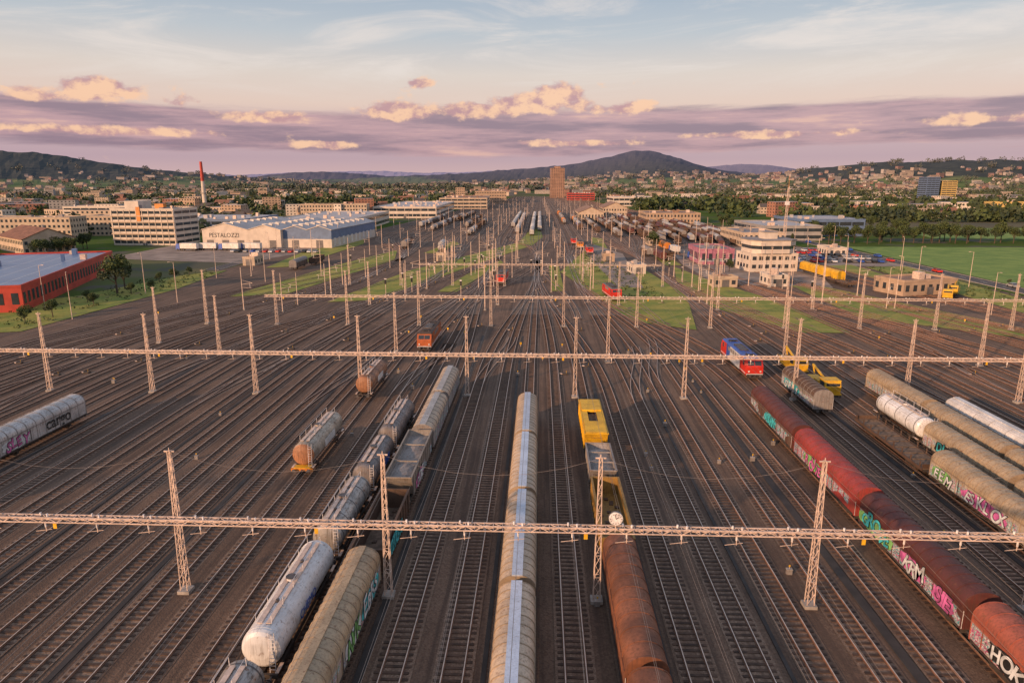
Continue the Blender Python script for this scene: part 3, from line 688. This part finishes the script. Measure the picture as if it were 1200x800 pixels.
# ------------------------------------------------------------ paved areas, grass, roads
sheet('service_yard_pavement',[(60,232),(96,225),(112,285),(150,285),(150,365),(112,372),(66,350),(60,290)],.10,'pave')
sheet('warehouse_yard_pavement',[(-195,300),(-125,285),(-112,345),(-112,380),(-200,380)],.10,'pave')
sheet('service_yard_pavement',[(26,225),(34,222),(40,330),(30,380),(22,330)],.13,'pave')
GS=[[(-61,192),(-48,196),(-35,250),(-23,300),(-6,365),(-12,390),(-32,325),(-51,262)],
 [(8,262),(16,215),(23,168),(37,158),(45,208),(42,262),(34,320),(27,362),(20,330)],
 [(48,188),(60,156),(72,156),(68,205),(60,240),(55,280),(48,240)],
 [(-155,140),(-120,150),(-117,215),(-122,262),(-132,246),(-140,200),(-160,170)],
 [(-94,200),(-78,206),(-64,300),(-72,345),(-84,280)],
 [(-32,212),(-26,212),(-15,290),(-17,300),(-25,270)],
 [(82,175),(110,150),(116,160),(94,228),(84,230)],
 [(128,180),(140,170),(146,240),(150,285),(132,282)],
 [(-12,385),(-4,372),(2,430),(0,520),(-8,470)],
 [(4,215),(8,215),(8,280),(4,285)],
 [(-110,270),(-100,275),(-98,380),(-108,420),(-116,330)],
 [(52,285),(59,285),(60,330),(54,340)],
 [(120,250),(128,250),(130,290),(118,286)],
 [(27,330),(34,330),(38,420),(32,430)],
 [(-56,330),(-50,330),(-44,380),(-50,400)]]
for g_ in GS: sheet('grass_strip',g_,.12,'weeds')
sheet('grass_field',[(158,205),(520,150),(620,330),(300,372),(162,372)],.08,'field')
sheet('grass_field',[(240,430),(700,400),(800,560),(260,520)],.08,'field')
b=MB(); 
b.box(150.2,157.2,150,560,0,.09,'asphalt')
for k in range(34): y=155+k*12; b.box(153.6,153.75,y,y+4,.092,.096,'white')
b.box(149.9,150.2,150,560,0,.2,'concrete'); b.box(157.2,157.5,150,560,0,.2,'concrete')
b.obj('road')
b=MB(); b.box(-131,-126,262,420,0,.09,'asphalt'); b.box(-131.25,-131,262,420,0,.2,'concrete'); b.box(-126,-125.75,262,420,0,.2,'concrete'); b.obj('road')
# ------------------------------------------------------------ buildings
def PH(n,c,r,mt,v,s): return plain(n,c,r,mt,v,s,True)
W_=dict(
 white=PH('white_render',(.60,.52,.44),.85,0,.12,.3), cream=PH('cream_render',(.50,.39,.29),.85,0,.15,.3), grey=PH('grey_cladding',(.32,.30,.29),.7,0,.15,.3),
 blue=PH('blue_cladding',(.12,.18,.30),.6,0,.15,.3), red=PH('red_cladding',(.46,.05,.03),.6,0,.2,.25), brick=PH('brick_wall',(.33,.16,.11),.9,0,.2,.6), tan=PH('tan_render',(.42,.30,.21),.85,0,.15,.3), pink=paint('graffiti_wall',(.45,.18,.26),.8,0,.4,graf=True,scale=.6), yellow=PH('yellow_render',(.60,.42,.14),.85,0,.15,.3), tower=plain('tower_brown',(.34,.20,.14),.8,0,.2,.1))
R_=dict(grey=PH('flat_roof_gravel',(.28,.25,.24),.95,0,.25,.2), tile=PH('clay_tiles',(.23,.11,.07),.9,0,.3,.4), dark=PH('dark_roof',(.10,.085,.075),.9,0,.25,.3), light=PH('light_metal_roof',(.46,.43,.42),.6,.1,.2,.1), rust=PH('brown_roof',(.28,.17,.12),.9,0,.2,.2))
def solar():
    m,nt,b=newmat('solar_panel_roof'); tc=nt.nodes.new('ShaderNodeTexCoord')
    br=nt.nodes.new('ShaderNodeTexBrick'); br.offset=0; br.inputs['Scale'].default_value=1; br.inputs['Brick Width'].default_value=6; br.inputs['Row Height'].default_value=2.4; br.inputs['Mortar Size'].default_value=.28
    br.inputs['Color1'].default_value=(.07,.13,.27,1); br.inputs['Color2'].default_value=(.10,.18,.34,1); br.inputs['Mortar'].default_value=(.30,.33,.40,1)
    nt.links.new(tc.outputs['Object'],br.inputs['Vector']); nt.links.new(br.outputs['Color'],b.inputs['Base Color']); b.inputs['Roughness'].default_value=.35; return m
R_['solar']=solar()
def building(name,cx,cy,w,d,h,rz=0,st=3,wall='white',roof='grey',kind='flat',win='rows',ww=1.3,extras=True):
    """footprint w (local x) by d (local y); children: walls, roof, windows"""
    e=empty(name,(cx,cy,0),rz); a=MB(); a.box(-w/2,w/2,-d/2,d/2,0,h,W_[wall],False)
    rf=MB(); rm=R_[roof]
    if kind=='flat':
        rf.box(-w/2+.3,w/2-.3,-d/2+.3,d/2-.3,h+.003,h+.15,rm)
        for x0,x1,y0,y1 in ((-w/2-.1,w/2+.1,-d/2-.1,-d/2+.3),(-w/2-.1,w/2+.1,d/2-.3,d/2+.1),(-w/2-.1,-w/2+.3,-d/2+.3,d/2-.3),(w/2-.3,w/2+.1,-d/2+.3,d/2-.3)): rf.box(x0,x1,y0,y1,h+.003,h+.7,W_[wall])
        if extras:
            for k in range(int(2+w*d/350)):
                x,y=U(-w/2+2,w/2-4),U(-d/2+2,d/2-4); s_=U(1,3); rf.box(x,x+s_,y,y+s_*U(.7,1.5),h+.15,h+U(.8,2.6),M['galv'] if R()<.5 else rm)
    elif kind=='gable':
        rh=w*.22; o=.5
        rf.prismY([(-w/2-o,h),(0,h+rh),(w/2+o,h),(w/2+o,h+.25),(0,h+rh+.3),(-w/2-o,h+.25)],-d/2-o,d/2+o,rm,rm)
        a.add([(-w/2,-d/2,h),(w/2,-d/2,h),(0,-d/2,h+rh),(-w/2,d/2,h),(w/2,d/2,h),(0,d/2,h+rh)],[(0,1,2),(5,4,3)],W_[wall])
        for k in range(2): y=U(-d/3,d/3); rf.box(w*.12,w*.12+.8,y,y+.8,h,h+rh+.9,M['concrete'])
    a.obj('walls',parent=e); rf.obj('roof',parent=e)
    wm=MB()
    if win:
        for s_ in range(st):
            z0=h*(s_+.32)/st; z1=h*(s_+.78)/st
            for side in (-1,1):
                if win=='strip':
                    n=max(1,int(w/7))
                    for k in range(n): xa=-w/2+.6+(w-1.2)*k/n; wm.box(xa+.25,xa+(w-1.2)/n-.25,side*(d/2+.03)-.03,side*(d/2+.03)+.03,z0,z1,'glass')
                    n=max(1,int(d/7))
                    for k in range(n): ya=-d/2+.6+(d-1.2)*k/n; wm.box(side*(w/2+.03)-.03,side*(w/2+.03)+.03,ya+.25,ya+(d-1.2)/n-.25,z0,z1,'glass')
                else:
                    n=max(1,int(w/(ww*2))); 
                    for k in range(n): x=-w/2+w*(k+.5)/n; wm.box(x-ww/2,x+ww/2,side*(d/2+.03)-.03,side*(d/2+.03)+.03,z0,z1,'glass')
                    n=max(1,int(d/(ww*2)))
                    for k in range(n): y=-d/2+d*(k+.5)/n; wm.box(side*(w/2+.03)-.03,side*(w/2+.03)+.03,y-ww/2,y+ww/2,z0,z1,'glass')
        wm.box(-1.2,1.2,-d/2-.09,-d/2-.06,0,2.5,'roofgrey')
        wm.obj('windows',parent=e)
    return e
building('red_warehouse',-171,213,38,96,6.6,-math.atan2(-20,57),1,'red','solar','flat','rows',1.6)
e=empty('steel_warehouse',(-177,355,0),-.06); e.scale=(.93,1,1); a=MB(); rf=MB(); dt=MB()
for x0,x1,wc,d in ((0,27,'white',70),(27.01,46,'white',74),(46.01,60,'blue',75),(60.01,74,'blue',80)):
    mid=(x0+x1)/2; h=9.2; rh=(x1-x0)*.09+.8; y0=0 if wc=='white' else 3
    gm=W_['blue'] if wc=='blue' else W_['white']
    a.box(x0,x1,y0,d,4.6 if wc=='blue' else 0,h,gm,False); 
    if wc=='blue': a.box(x0,x1,y0,d,0,4.597,W_['white'],False)
    a.add([(x0,y0,h),(x1,y0,h),(mid,y0,h+rh)],[(0,1,2)],gm)
    rf.prismY([(x0-.3,h),(mid,h+rh),(x1+.3,h),(x1+.3,h+.3),(mid,h+rh+.35),(x0-.3,h+.3)],y0-.4,d,R_['light'],W_['white'])
    n=int((x1-x0)/7)
    for k in range(n): xx=x0+(x1-x0)*(k+.5)/n; dt.box(xx-2,xx+2,y0-.08,y0-.04,0,4.0,'roofgrey')
    for k in range(8): yy=y0+4+k*(d-8)/8; dt.box(mid-3,mid+3,yy,yy+1.2,h+rh*.6,h+rh+.5,'silver')
for k in range(10): dt.box(74.03,74.08,6+k*7,9+k*7,1.0,5,'whitew')
a.obj('walls',parent=e); rf.obj('roof',parent=e); dt.obj('doors_and_rooflights',parent=e)
text('PESTALOZZI',e,(4,-.06,5.4),(math.pi/2,0,0),3.2,'black')
e=building('office_building',-214,378,36,24,19,-.05,6,'white','grey','flat','strip'); s_=MB()
s_.box(-12,-4,-8,4,19.2,23.5,W_['white']); s_.box(4,9,-6,-3,19.2,22,'orange'); s_.box(-3,-.8,-12.4,-12.15,13,20.5,'orange'); 
for z in (3.2,6.4,9.6,12.7,15.9): s_.box(-18.3,18.3,-12.5,-12.0,z-.5,z,W_['cream'])
for k in range(11): s_.box(-17.5+k*3.5,-17.2+k*3.5,-12.2,-12.06,0,18.8,W_['white'])
s_.obj('balconies_and_signs',parent=e)
b=MB(); b.cyl((0,0,0),(0,0,34),2.6,20,W_['white'],1.9); b.cyl((0,0,34),(0,0,56),1.9,20,W_['red'],1.5); b.cyl((0,0,20),(0,0,21),2.7,20,W_['grey']); b.obj('factory_chimney',(-392,800,0))
e=building('tower_block',36,1480,28,26,60,.1,20,'tower','dark','flat','rows',1.8); s_=MB(); s_.box(-6,6,-6,6,60.2,64,W_['tower']); s_.obj('roof_plant',parent=e)
e=empty('signal_control_building',(91,272,0),.12); e.scale=(.86,.86,.95); a=MB()
a.box(-13,9,-7,9,0,7.5,W_['white'],False); 
oc=[(-9,-8.5),(4,-8.5),(8,-5),(8,6),(4,10),(-9,10),(-12,6),(-12,-5)]
def oct_(z0,z1,s,m): 
    n=8; v=[(x*s,y*s,z0) for x,y in oc]+[(x*s,y*s,z1) for x,y in oc]; a.add(v,[(i,(i+1)%n,n+(i+1)%n,n+i) for i in range(n)]+[tuple(range(n,2*n)),tuple(reversed(range(n)))],m)
oct_(7.503,9.2,1.0,W_['white']); oct_(9.203,10.6,.99,M['glass']); oct_(10.603,12.6,1.03,W_['white']); oct_(12.603,12.9,1.08,R_['grey'])
a.box(-5,1,-2,4,12.903,15.5,W_['white']); a.box(-5.3,1.3,-2.3,4.3,15.503,15.8,R_['grey'])
for z0 in (1.5,4.8):
    for k in range(7): a.box(-12+k*3,-10.2+k*3,-7.06,-7.0,z0,z0+1.5,'glass')
    for k in range(4): a.box(-13.06,-13.0,-5+k*3.3,-3.2+k*3.3,z0,z0+1.5,'glass')
a.obj('tower_body',parent=e)
a=MB()
for i in range(4): 
    sx=(-1,1,1,-1)[i];sy=(-1,-1,1,1)[i]; a.bar((sx*.7+11,sy*.7+12,0),(sx*.25+11,sy*.25+12,33),.12,'galv')
    for k in range(16):
        w0=.7-.45*k/16; w1=.7-.45*(k+1)/16; sx2=(-1,1,1,-1)[(i+1)%4]; sy2=(-1,-1,1,1)[(i+1)%4]; a.bar((sx*w0+11,sy*w0+12,33*k/16),(sx2*w1+11,sy2*w1+12,33*(k+1)/16),.08,'galv')
a.box(10.2,11.8,11.2,12.8,26,27.5,'insul'); a.cyl((11,12,33),(11,12,38),.08,6,'orange'); a.obj('antenna_mast',parent=e)
building('graffiti_shed',74,300,14,24,6,.0,1,'pink','grey')
building('storage_building',118,218,20,12,4.2,.3,1,'tan','rust','flat','rows')
building('maintenance_shed',118,390,22,44,7,.02,2,'cream','grey'); building('maintenance_shed',148,440,34,60,8,.02,2,'grey','light','flat','strip')
building('blue_warehouse',185,470,40,50,10,.02,2,'blue','light','flat','strip')
building('freight_shed',45,640,22,60,7,.0,1,'cream','rust','gable','rows'); building('freight_shed',110,600,44,50,8,.0,2,'tan','rust','flat','rows'); building('freight_shed',75,720,24,50,8,0,2,'cream','rust','gable')
building('service_hut',61,228,8,5,3,.1,1,'cream','rust'); building('service_hut',79,232,6,9,3.2,.1,1,'white','grey'); building('service_hut',37,262,5,10,3,.1,1,'white','light'); building('service_hut',-120,282,5,9,3,0,1,'cream','grey')
building('service_hut',30,300,5,7,3,.0,1,'tan','rust'); building('service_hut',-43,300,4,6,3,.0,1,'cream','grey'); building('service_hut',62,380,6,12,3.2,0,1,'cream','rust'); building('service_hut',138,330,8,14,3.5,0,1,'white','grey')
building('factory_hall',-152,510,54,140,9,.03,2,'white','light','flat','strip')
building('factory_hall',-130,740,60,180,10,.03,2,'white','light','flat','strip'); building('factory_hall',-225,480,60,60,9,0,2,'blue','light','flat','strip')
building('factory_hall',-100,950,60,160,13,.05,3,'cream','rust','flat','strip'); building('factory_hall',-82,1180,50,140,18,.05,4,'tan','rust','flat')
building('brown_roof_house',-252,335,22,40,7,.9,2,'cream','tile','gable'); building('brown_roof_house',-300,300,20,36,7,.9,2,'white','tile','gable')
building('apartment_building',-300,400,50,18,13,.1,4,'cream','grey'); building('apartment_building',-272,440,34,20,12,.1,4,'cream','grey'); building('apartment_building',-340,540,70,16,14,.0,5,'white','light','flat','strip')
building('apartment_building',-190,640,60,18,13,.1,4,'cream','dark'); building('apartment_building',-120,1050,14,14,24,.1,7,'tan','dark')
building('yellow_school_building',520,760,80,22,12,-.1,3,'yellow','rust'); building('office_tower',640,1180,22,22,40,.1,12,'blue','grey','flat','strip'); building('office_tower',672,1190,26,22,34,.1,10,'yellow','grey','flat','strip')
building('warehouse',75,1300,50,40,12,.0,3,'red','light','flat','strip'); building('warehouse',130,1000,60,60,12,.05,2,'white','light','flat','strip')
# ------------------------------------------------------------ trees
def leaves(b,cx,cy,cz,rx,rz,n,s,m):
    for _ in range(n):
        while True:
            x,y,z=U(-1,1),U(-1,1),U(-1,1); q=x*x+y*y+z*z
            if q<1 and q>.15: break
        p=Vector((cx+x*rx,cy+y*rx,cz+z*rz)); u=Vector((U(-1,1),U(-1,1),U(-1,1))).normalized(); w=u.cross(Vector((U(-1,1),U(-1,1),U(-1,1)))).normalized()
        k=s*U(.6,1.3); b.add([tuple(p+u*k),tuple(p+w*k),tuple(p-u*k),tuple(p-w*k)],[(0,1,2,3)],m)
def treemesh(h,conifer=False):
    b=MB(); b.cyl((0,0,0),(0,0,h*.62),h*.028,8,'bark',h*.012)
    if conifer:
        for k in range(14):
            z=h*(.12+.86*k/14); r=h*.20*(1-k/14.5)
            for a in range(7): t=a*.9+k; leaves(b,math.cos(t)*r*.6,math.sin(t)*r*.6,z,r*.45+.1,h*.035,26,h*.018,'leafd')
        return b.mesh('conifer_tree')
    for k in range(8):
        t=k*2.4; r=h*U(.14,.30); z=h*U(.45,.85); b.cyl((0,0,h*U(.25,.45)),(r*math.cos(t),r*math.sin(t),z),h*.012,5,'bark',h*.004)
        leaves(b,r*math.cos(t),r*math.sin(t),z,h*U(.13,.2),h*U(.10,.16),150,h*.026,random.choice(('leaf','leafd')))
    leaves(b,0,0,h*.72,h*.24,h*.26,350,h*.026,'leaf')
    return b.mesh('tree')
TR=[treemesh(10),treemesh(10),treemesh(10)]; CF=treemesh(12,True)
inst('conifer_tree',CF,(103,285,0),0,1.15); inst('tree',TR[0],(-131,205,0),0,1.25); inst('tree',TR[1],(-134,214,0),1,.9); inst('tree',TR[2],(57,345,0),1,1.0); inst('tree',TR[0],(73,265,0),1,.5)
for k in range(9): inst('tree',random.choice(TR),(-128+U(-4,4),160+k*11+U(-4,4),0),U(0,6),U(.25,.5))
for k in range(30): inst('tree',random.choice(TR),(160+k*5.6+U(-1,1),392+U(-5,5)+k*.4,0),U(0,6),U(.9,1.25))
for k in range(26): inst('tree',random.choice(TR),(random.choice((142,170,200,230))+U(-8,8),U(400,560),0),U(0,6),U(.7,1.2))
for k in range(12): inst('tree',random.choice(TR),(-235+U(-8,8),325+U(-30,30),0),U(0,6),U(.6,.9))
for k in range(14): inst('tree',random.choice(TR),(158+U(-1,1)+k*5,236+k*-1.0,0),U(0,6),U(.15,.3))
b=MB()
for k in range(150):
    t=R(); x=18+12*t+U(-2,9); y=330-130*t+U(-10,10); leaves(b,x,y,.4,U(.4,1.2),U(.3,.8),10,.22,'leaf')
for k in range(160): leaves(b,U(-140,-120),U(150,255),.3,U(.4,1.3),U(.3,.9),9,.24,'leaf')
for k in range(120): leaves(b,U(130,146),U(180,282),.3,U(.4,1.2),U(.3,.8),9,.24,'leaf')
b.obj('bushes')
# distant town and trees
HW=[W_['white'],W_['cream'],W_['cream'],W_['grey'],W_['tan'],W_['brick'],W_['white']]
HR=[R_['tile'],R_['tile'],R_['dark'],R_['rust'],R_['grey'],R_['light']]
def inyard(x,y):
    if -205<x<195 and y<620: return True
    lim=150-max(0,y-500)*.055
    return -lim*1.1<x<lim*1.05 and y<1650
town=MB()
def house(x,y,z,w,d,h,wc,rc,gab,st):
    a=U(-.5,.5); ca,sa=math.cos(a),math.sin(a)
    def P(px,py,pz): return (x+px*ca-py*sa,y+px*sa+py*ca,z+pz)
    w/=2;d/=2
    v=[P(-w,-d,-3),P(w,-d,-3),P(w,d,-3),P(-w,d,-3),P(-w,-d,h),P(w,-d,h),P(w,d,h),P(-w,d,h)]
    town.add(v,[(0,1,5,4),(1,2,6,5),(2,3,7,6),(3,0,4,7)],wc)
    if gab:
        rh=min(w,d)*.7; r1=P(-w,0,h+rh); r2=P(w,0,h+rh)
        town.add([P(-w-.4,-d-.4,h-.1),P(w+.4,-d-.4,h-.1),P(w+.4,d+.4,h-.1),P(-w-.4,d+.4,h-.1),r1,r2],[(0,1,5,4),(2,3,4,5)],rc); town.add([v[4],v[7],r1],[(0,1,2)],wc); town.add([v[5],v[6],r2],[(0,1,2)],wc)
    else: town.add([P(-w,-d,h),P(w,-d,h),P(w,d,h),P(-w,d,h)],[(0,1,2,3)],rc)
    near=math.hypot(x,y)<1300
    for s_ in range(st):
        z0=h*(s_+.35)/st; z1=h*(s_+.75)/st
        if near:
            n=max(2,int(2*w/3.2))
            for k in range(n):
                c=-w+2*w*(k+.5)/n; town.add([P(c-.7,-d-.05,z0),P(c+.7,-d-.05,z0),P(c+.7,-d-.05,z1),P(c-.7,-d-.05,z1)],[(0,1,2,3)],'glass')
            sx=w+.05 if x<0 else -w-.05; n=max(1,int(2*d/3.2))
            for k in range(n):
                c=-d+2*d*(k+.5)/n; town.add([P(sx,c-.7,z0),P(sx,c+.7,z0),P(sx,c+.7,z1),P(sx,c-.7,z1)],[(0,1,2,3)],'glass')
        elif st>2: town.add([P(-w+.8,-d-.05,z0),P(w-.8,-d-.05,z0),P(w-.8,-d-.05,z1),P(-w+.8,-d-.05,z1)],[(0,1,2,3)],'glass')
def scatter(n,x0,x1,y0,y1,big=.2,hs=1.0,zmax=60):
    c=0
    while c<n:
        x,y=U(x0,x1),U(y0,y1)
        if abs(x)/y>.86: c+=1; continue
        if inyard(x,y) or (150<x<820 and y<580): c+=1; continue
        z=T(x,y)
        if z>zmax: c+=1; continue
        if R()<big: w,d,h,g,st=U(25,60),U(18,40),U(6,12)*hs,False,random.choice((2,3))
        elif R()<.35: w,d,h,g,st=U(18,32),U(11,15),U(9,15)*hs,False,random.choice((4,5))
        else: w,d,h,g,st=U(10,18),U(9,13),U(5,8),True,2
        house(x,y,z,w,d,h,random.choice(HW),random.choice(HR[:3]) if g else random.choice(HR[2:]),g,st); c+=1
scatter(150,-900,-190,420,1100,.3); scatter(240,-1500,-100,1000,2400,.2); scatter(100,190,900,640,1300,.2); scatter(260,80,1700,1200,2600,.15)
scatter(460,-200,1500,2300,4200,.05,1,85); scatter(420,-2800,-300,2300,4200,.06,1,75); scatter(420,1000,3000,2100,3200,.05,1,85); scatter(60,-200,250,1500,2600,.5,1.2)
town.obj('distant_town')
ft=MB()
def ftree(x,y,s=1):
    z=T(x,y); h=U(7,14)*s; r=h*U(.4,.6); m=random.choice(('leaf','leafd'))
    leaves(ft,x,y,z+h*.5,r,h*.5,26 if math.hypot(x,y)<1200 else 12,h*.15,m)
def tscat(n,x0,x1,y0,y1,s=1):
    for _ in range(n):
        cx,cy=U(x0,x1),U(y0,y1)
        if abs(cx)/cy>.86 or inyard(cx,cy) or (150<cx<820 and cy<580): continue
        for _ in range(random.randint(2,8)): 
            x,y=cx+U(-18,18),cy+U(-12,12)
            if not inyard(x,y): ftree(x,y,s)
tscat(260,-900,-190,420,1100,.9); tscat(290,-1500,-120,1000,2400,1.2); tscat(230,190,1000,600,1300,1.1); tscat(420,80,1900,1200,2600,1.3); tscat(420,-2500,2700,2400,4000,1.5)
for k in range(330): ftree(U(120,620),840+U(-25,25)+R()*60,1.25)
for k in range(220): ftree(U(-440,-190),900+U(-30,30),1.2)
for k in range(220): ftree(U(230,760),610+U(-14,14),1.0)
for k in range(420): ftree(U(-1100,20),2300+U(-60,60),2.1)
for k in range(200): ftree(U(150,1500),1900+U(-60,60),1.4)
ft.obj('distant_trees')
# ------------------------------------------------------------ world
w=bpy.data.worlds.new('World'); scn.world=w; w.use_nodes=True; nt=w.node_tree
for n in list(nt.nodes): nt.nodes.remove(n)
SUN_EL=math.radians(13); SUN_AZ=math.radians(222)
sky=nt.nodes.new('ShaderNodeTexSky'); sky.sky_type='NISHITA'; sky.sun_disc=False; sky.sun_elevation=SUN_EL; sky.sun_rotation=SUN_AZ
bg1=nt.nodes.new('ShaderNodeBackground'); bg1.inputs[1].default_value=.12; nt.links.new(sky.outputs[0],bg1.inputs[0])
tc=nt.nodes.new('ShaderNodeTexCoord'); sp=nt.nodes.new('ShaderNodeSeparateXYZ'); nt.links.new(tc.outputs['Generated'],sp.inputs[0])
az=math1(nt,'ARCTAN2',sp.outputs[0],sp.outputs[1]); el=math1(nt,'ARCSINE',sp.outputs[2])
def combine(x,y,z=0.0):
    n=nt.nodes.new('ShaderNodeCombineXYZ')
    for s_,v in zip(n.inputs,(x,y,z)):
        if isinstance(v,(int,float)): s_.default_value=v
        else: nt.links.new(v,s_)
    return n.outputs[0]
def mul(a,b): return math1(nt,'MULTIPLY',a,b)
def add(a,b): return math1(nt,'ADD',a,b)
cr=nt.nodes.new('ShaderNodeValToRGB'); C=cr.color_ramp
stops=[(0,S(216,182,180)),(.03,S(190,162,174)),(.06,S(200,170,178)),(.10,S(232,204,190)),(.14,S(226,212,202)),(.19,S(194,200,206)),(.26,S(160,178,198)),(.5,S(158,172,198)),(1,S(150,166,196))]
C.elements[0].position=0; C.elements[0].color=(*stops[0][1],1); C.elements[1].position=1; C.elements[1].color=(*stops[-1][1],1)
for p,c in stops[1:-1]:
    e_=C.elements.new(p); e_.color=(*c,1)
nt.links.new(el,cr.inputs[0]); col=cr.outputs[0]
ci=noisen(nt,combine(mul(az,1.6),mul(add(el,mul(az,-.05)),9)),2.2,7,.64,.8)
col=mixc(nt,mul(mul(ramp(nt,ci,.44,.72),ramp(nt,el,.09,.16)),.8),col,S(238,226,218))
sn=noisen(nt,combine(mul(az,2.2),mul(el,20),1.7),1.6,7,.6,.3)
def gauss(a0,e0,sa,se,amp=1.0):
    x=mul(add(az,-a0),1/sa); y=mul(add(el,-e0),1/se); q=add(mul(x,x),mul(y,y)); return mul(math1(nt,'POWER',2.71828,mul(q,-1)),amp)
bank=add(gauss(.45,.074,.60,.030),gauss(-.75,.080,.34,.024,.95)); bank=add(bank,gauss(-.12,.058,.50,.028,.9))
bk=ramp(nt,add(bank,mul(add(sn,-.5),1.3)),.36,.68)
pn=noisen(nt,combine(mul(az,3),mul(el,30),9.1),2,6,.62)
purp=mixc(nt,ramp(nt,pn,.35,.62),S(142,118,138),S(196,156,164))
purp=mixc(nt,ramp(nt,pn,.58,.72,0,.75),purp,S(236,188,172))
col=mixc(nt,mul(bk,.88),col,purp)
def cn(oa,oe): return noisen(nt,combine(mul(add(az,oa),21),mul(add(el,oe),32),5.5),1.0,8,.6,.1)
c1=cn(0,0); c2=cn(.009,-.012)
puffs=[(-.56,.106,.06,.018),(-.62,.098,.05,.012),(-.475,.100,.03,.015),(-.57,.060,.16,.008),(.035,.116,.05,.022),(.0,.104,.11,.016),(-.10,.096,.09,.014),(-.19,.094,.07,.013),(-.165,.130,.022,.008),(-.37,.082,.06,.010),(.11,.098,.07,.011),(-.30,.048,.06,.007),(.60,.070,.16,.008),(.30,.060,.14,.006),(.05,.052,.10,.006)]
g=None
for p in puffs:
    q=gauss(*p); g=q if g is None else math1(nt,'MAXIMUM',g,q)
pm=ramp(nt,add(mul(g,.95),mul(add(c1,-.5),2.2)),.38,.74)
lit=ramp(nt,add(mul(math1(nt,'SUBTRACT',c1,c2),4.0),.5),.1,.85)
pc=mixc(nt,lit,S(196,150,156),S(255,206,170))
col=mixc(nt,mul(pm,.93),col,pc)
bg2=nt.nodes.new('ShaderNodeBackground'); bg2.inputs[1].default_value=1.0; nt.links.new(col,bg2.inputs[0])
mx=nt.nodes.new('ShaderNodeMixShader'); mx.inputs[0].default_value=.92; nt.links.new(bg1.outputs[0],mx.inputs[1]); nt.links.new(bg2.outputs[0],mx.inputs[2])
out=nt.nodes.new('ShaderNodeOutputWorld'); nt.links.new(mx.outputs[0],out.inputs[0])
# ------------------------------------------------------------ sun + camera
sd=bpy.data.lights.new('sun','SUN'); sd.energy=5.0; sd.angle=math.radians(2.0); sd.color=(1,.60,.35)
so=bpy.data.objects.new('sun',sd); COL.objects.link(so)
d=Vector((math.sin(SUN_AZ)*math.cos(SUN_EL),math.cos(SUN_AZ)*math.cos(SUN_EL),math.sin(SUN_EL)))
so.rotation_euler=d.to_track_quat('Z','Y').to_euler(); so.location=(0,0,100)
cd=bpy.data.cameras.new('camera'); cd.lens=24; cd.sensor_width=36; cd.clip_end=40000; cd.clip_start=.5
co=bpy.data.objects.new('camera',cd); COL.objects.link(co); co.location=(0,0,34); co.rotation_euler=(math.radians(76.8),0,math.radians(2.29)); scn.camera=co
scn.view_settings.view_transform='Standard'; scn.view_settings.look='None'; scn.view_settings.exposure=0
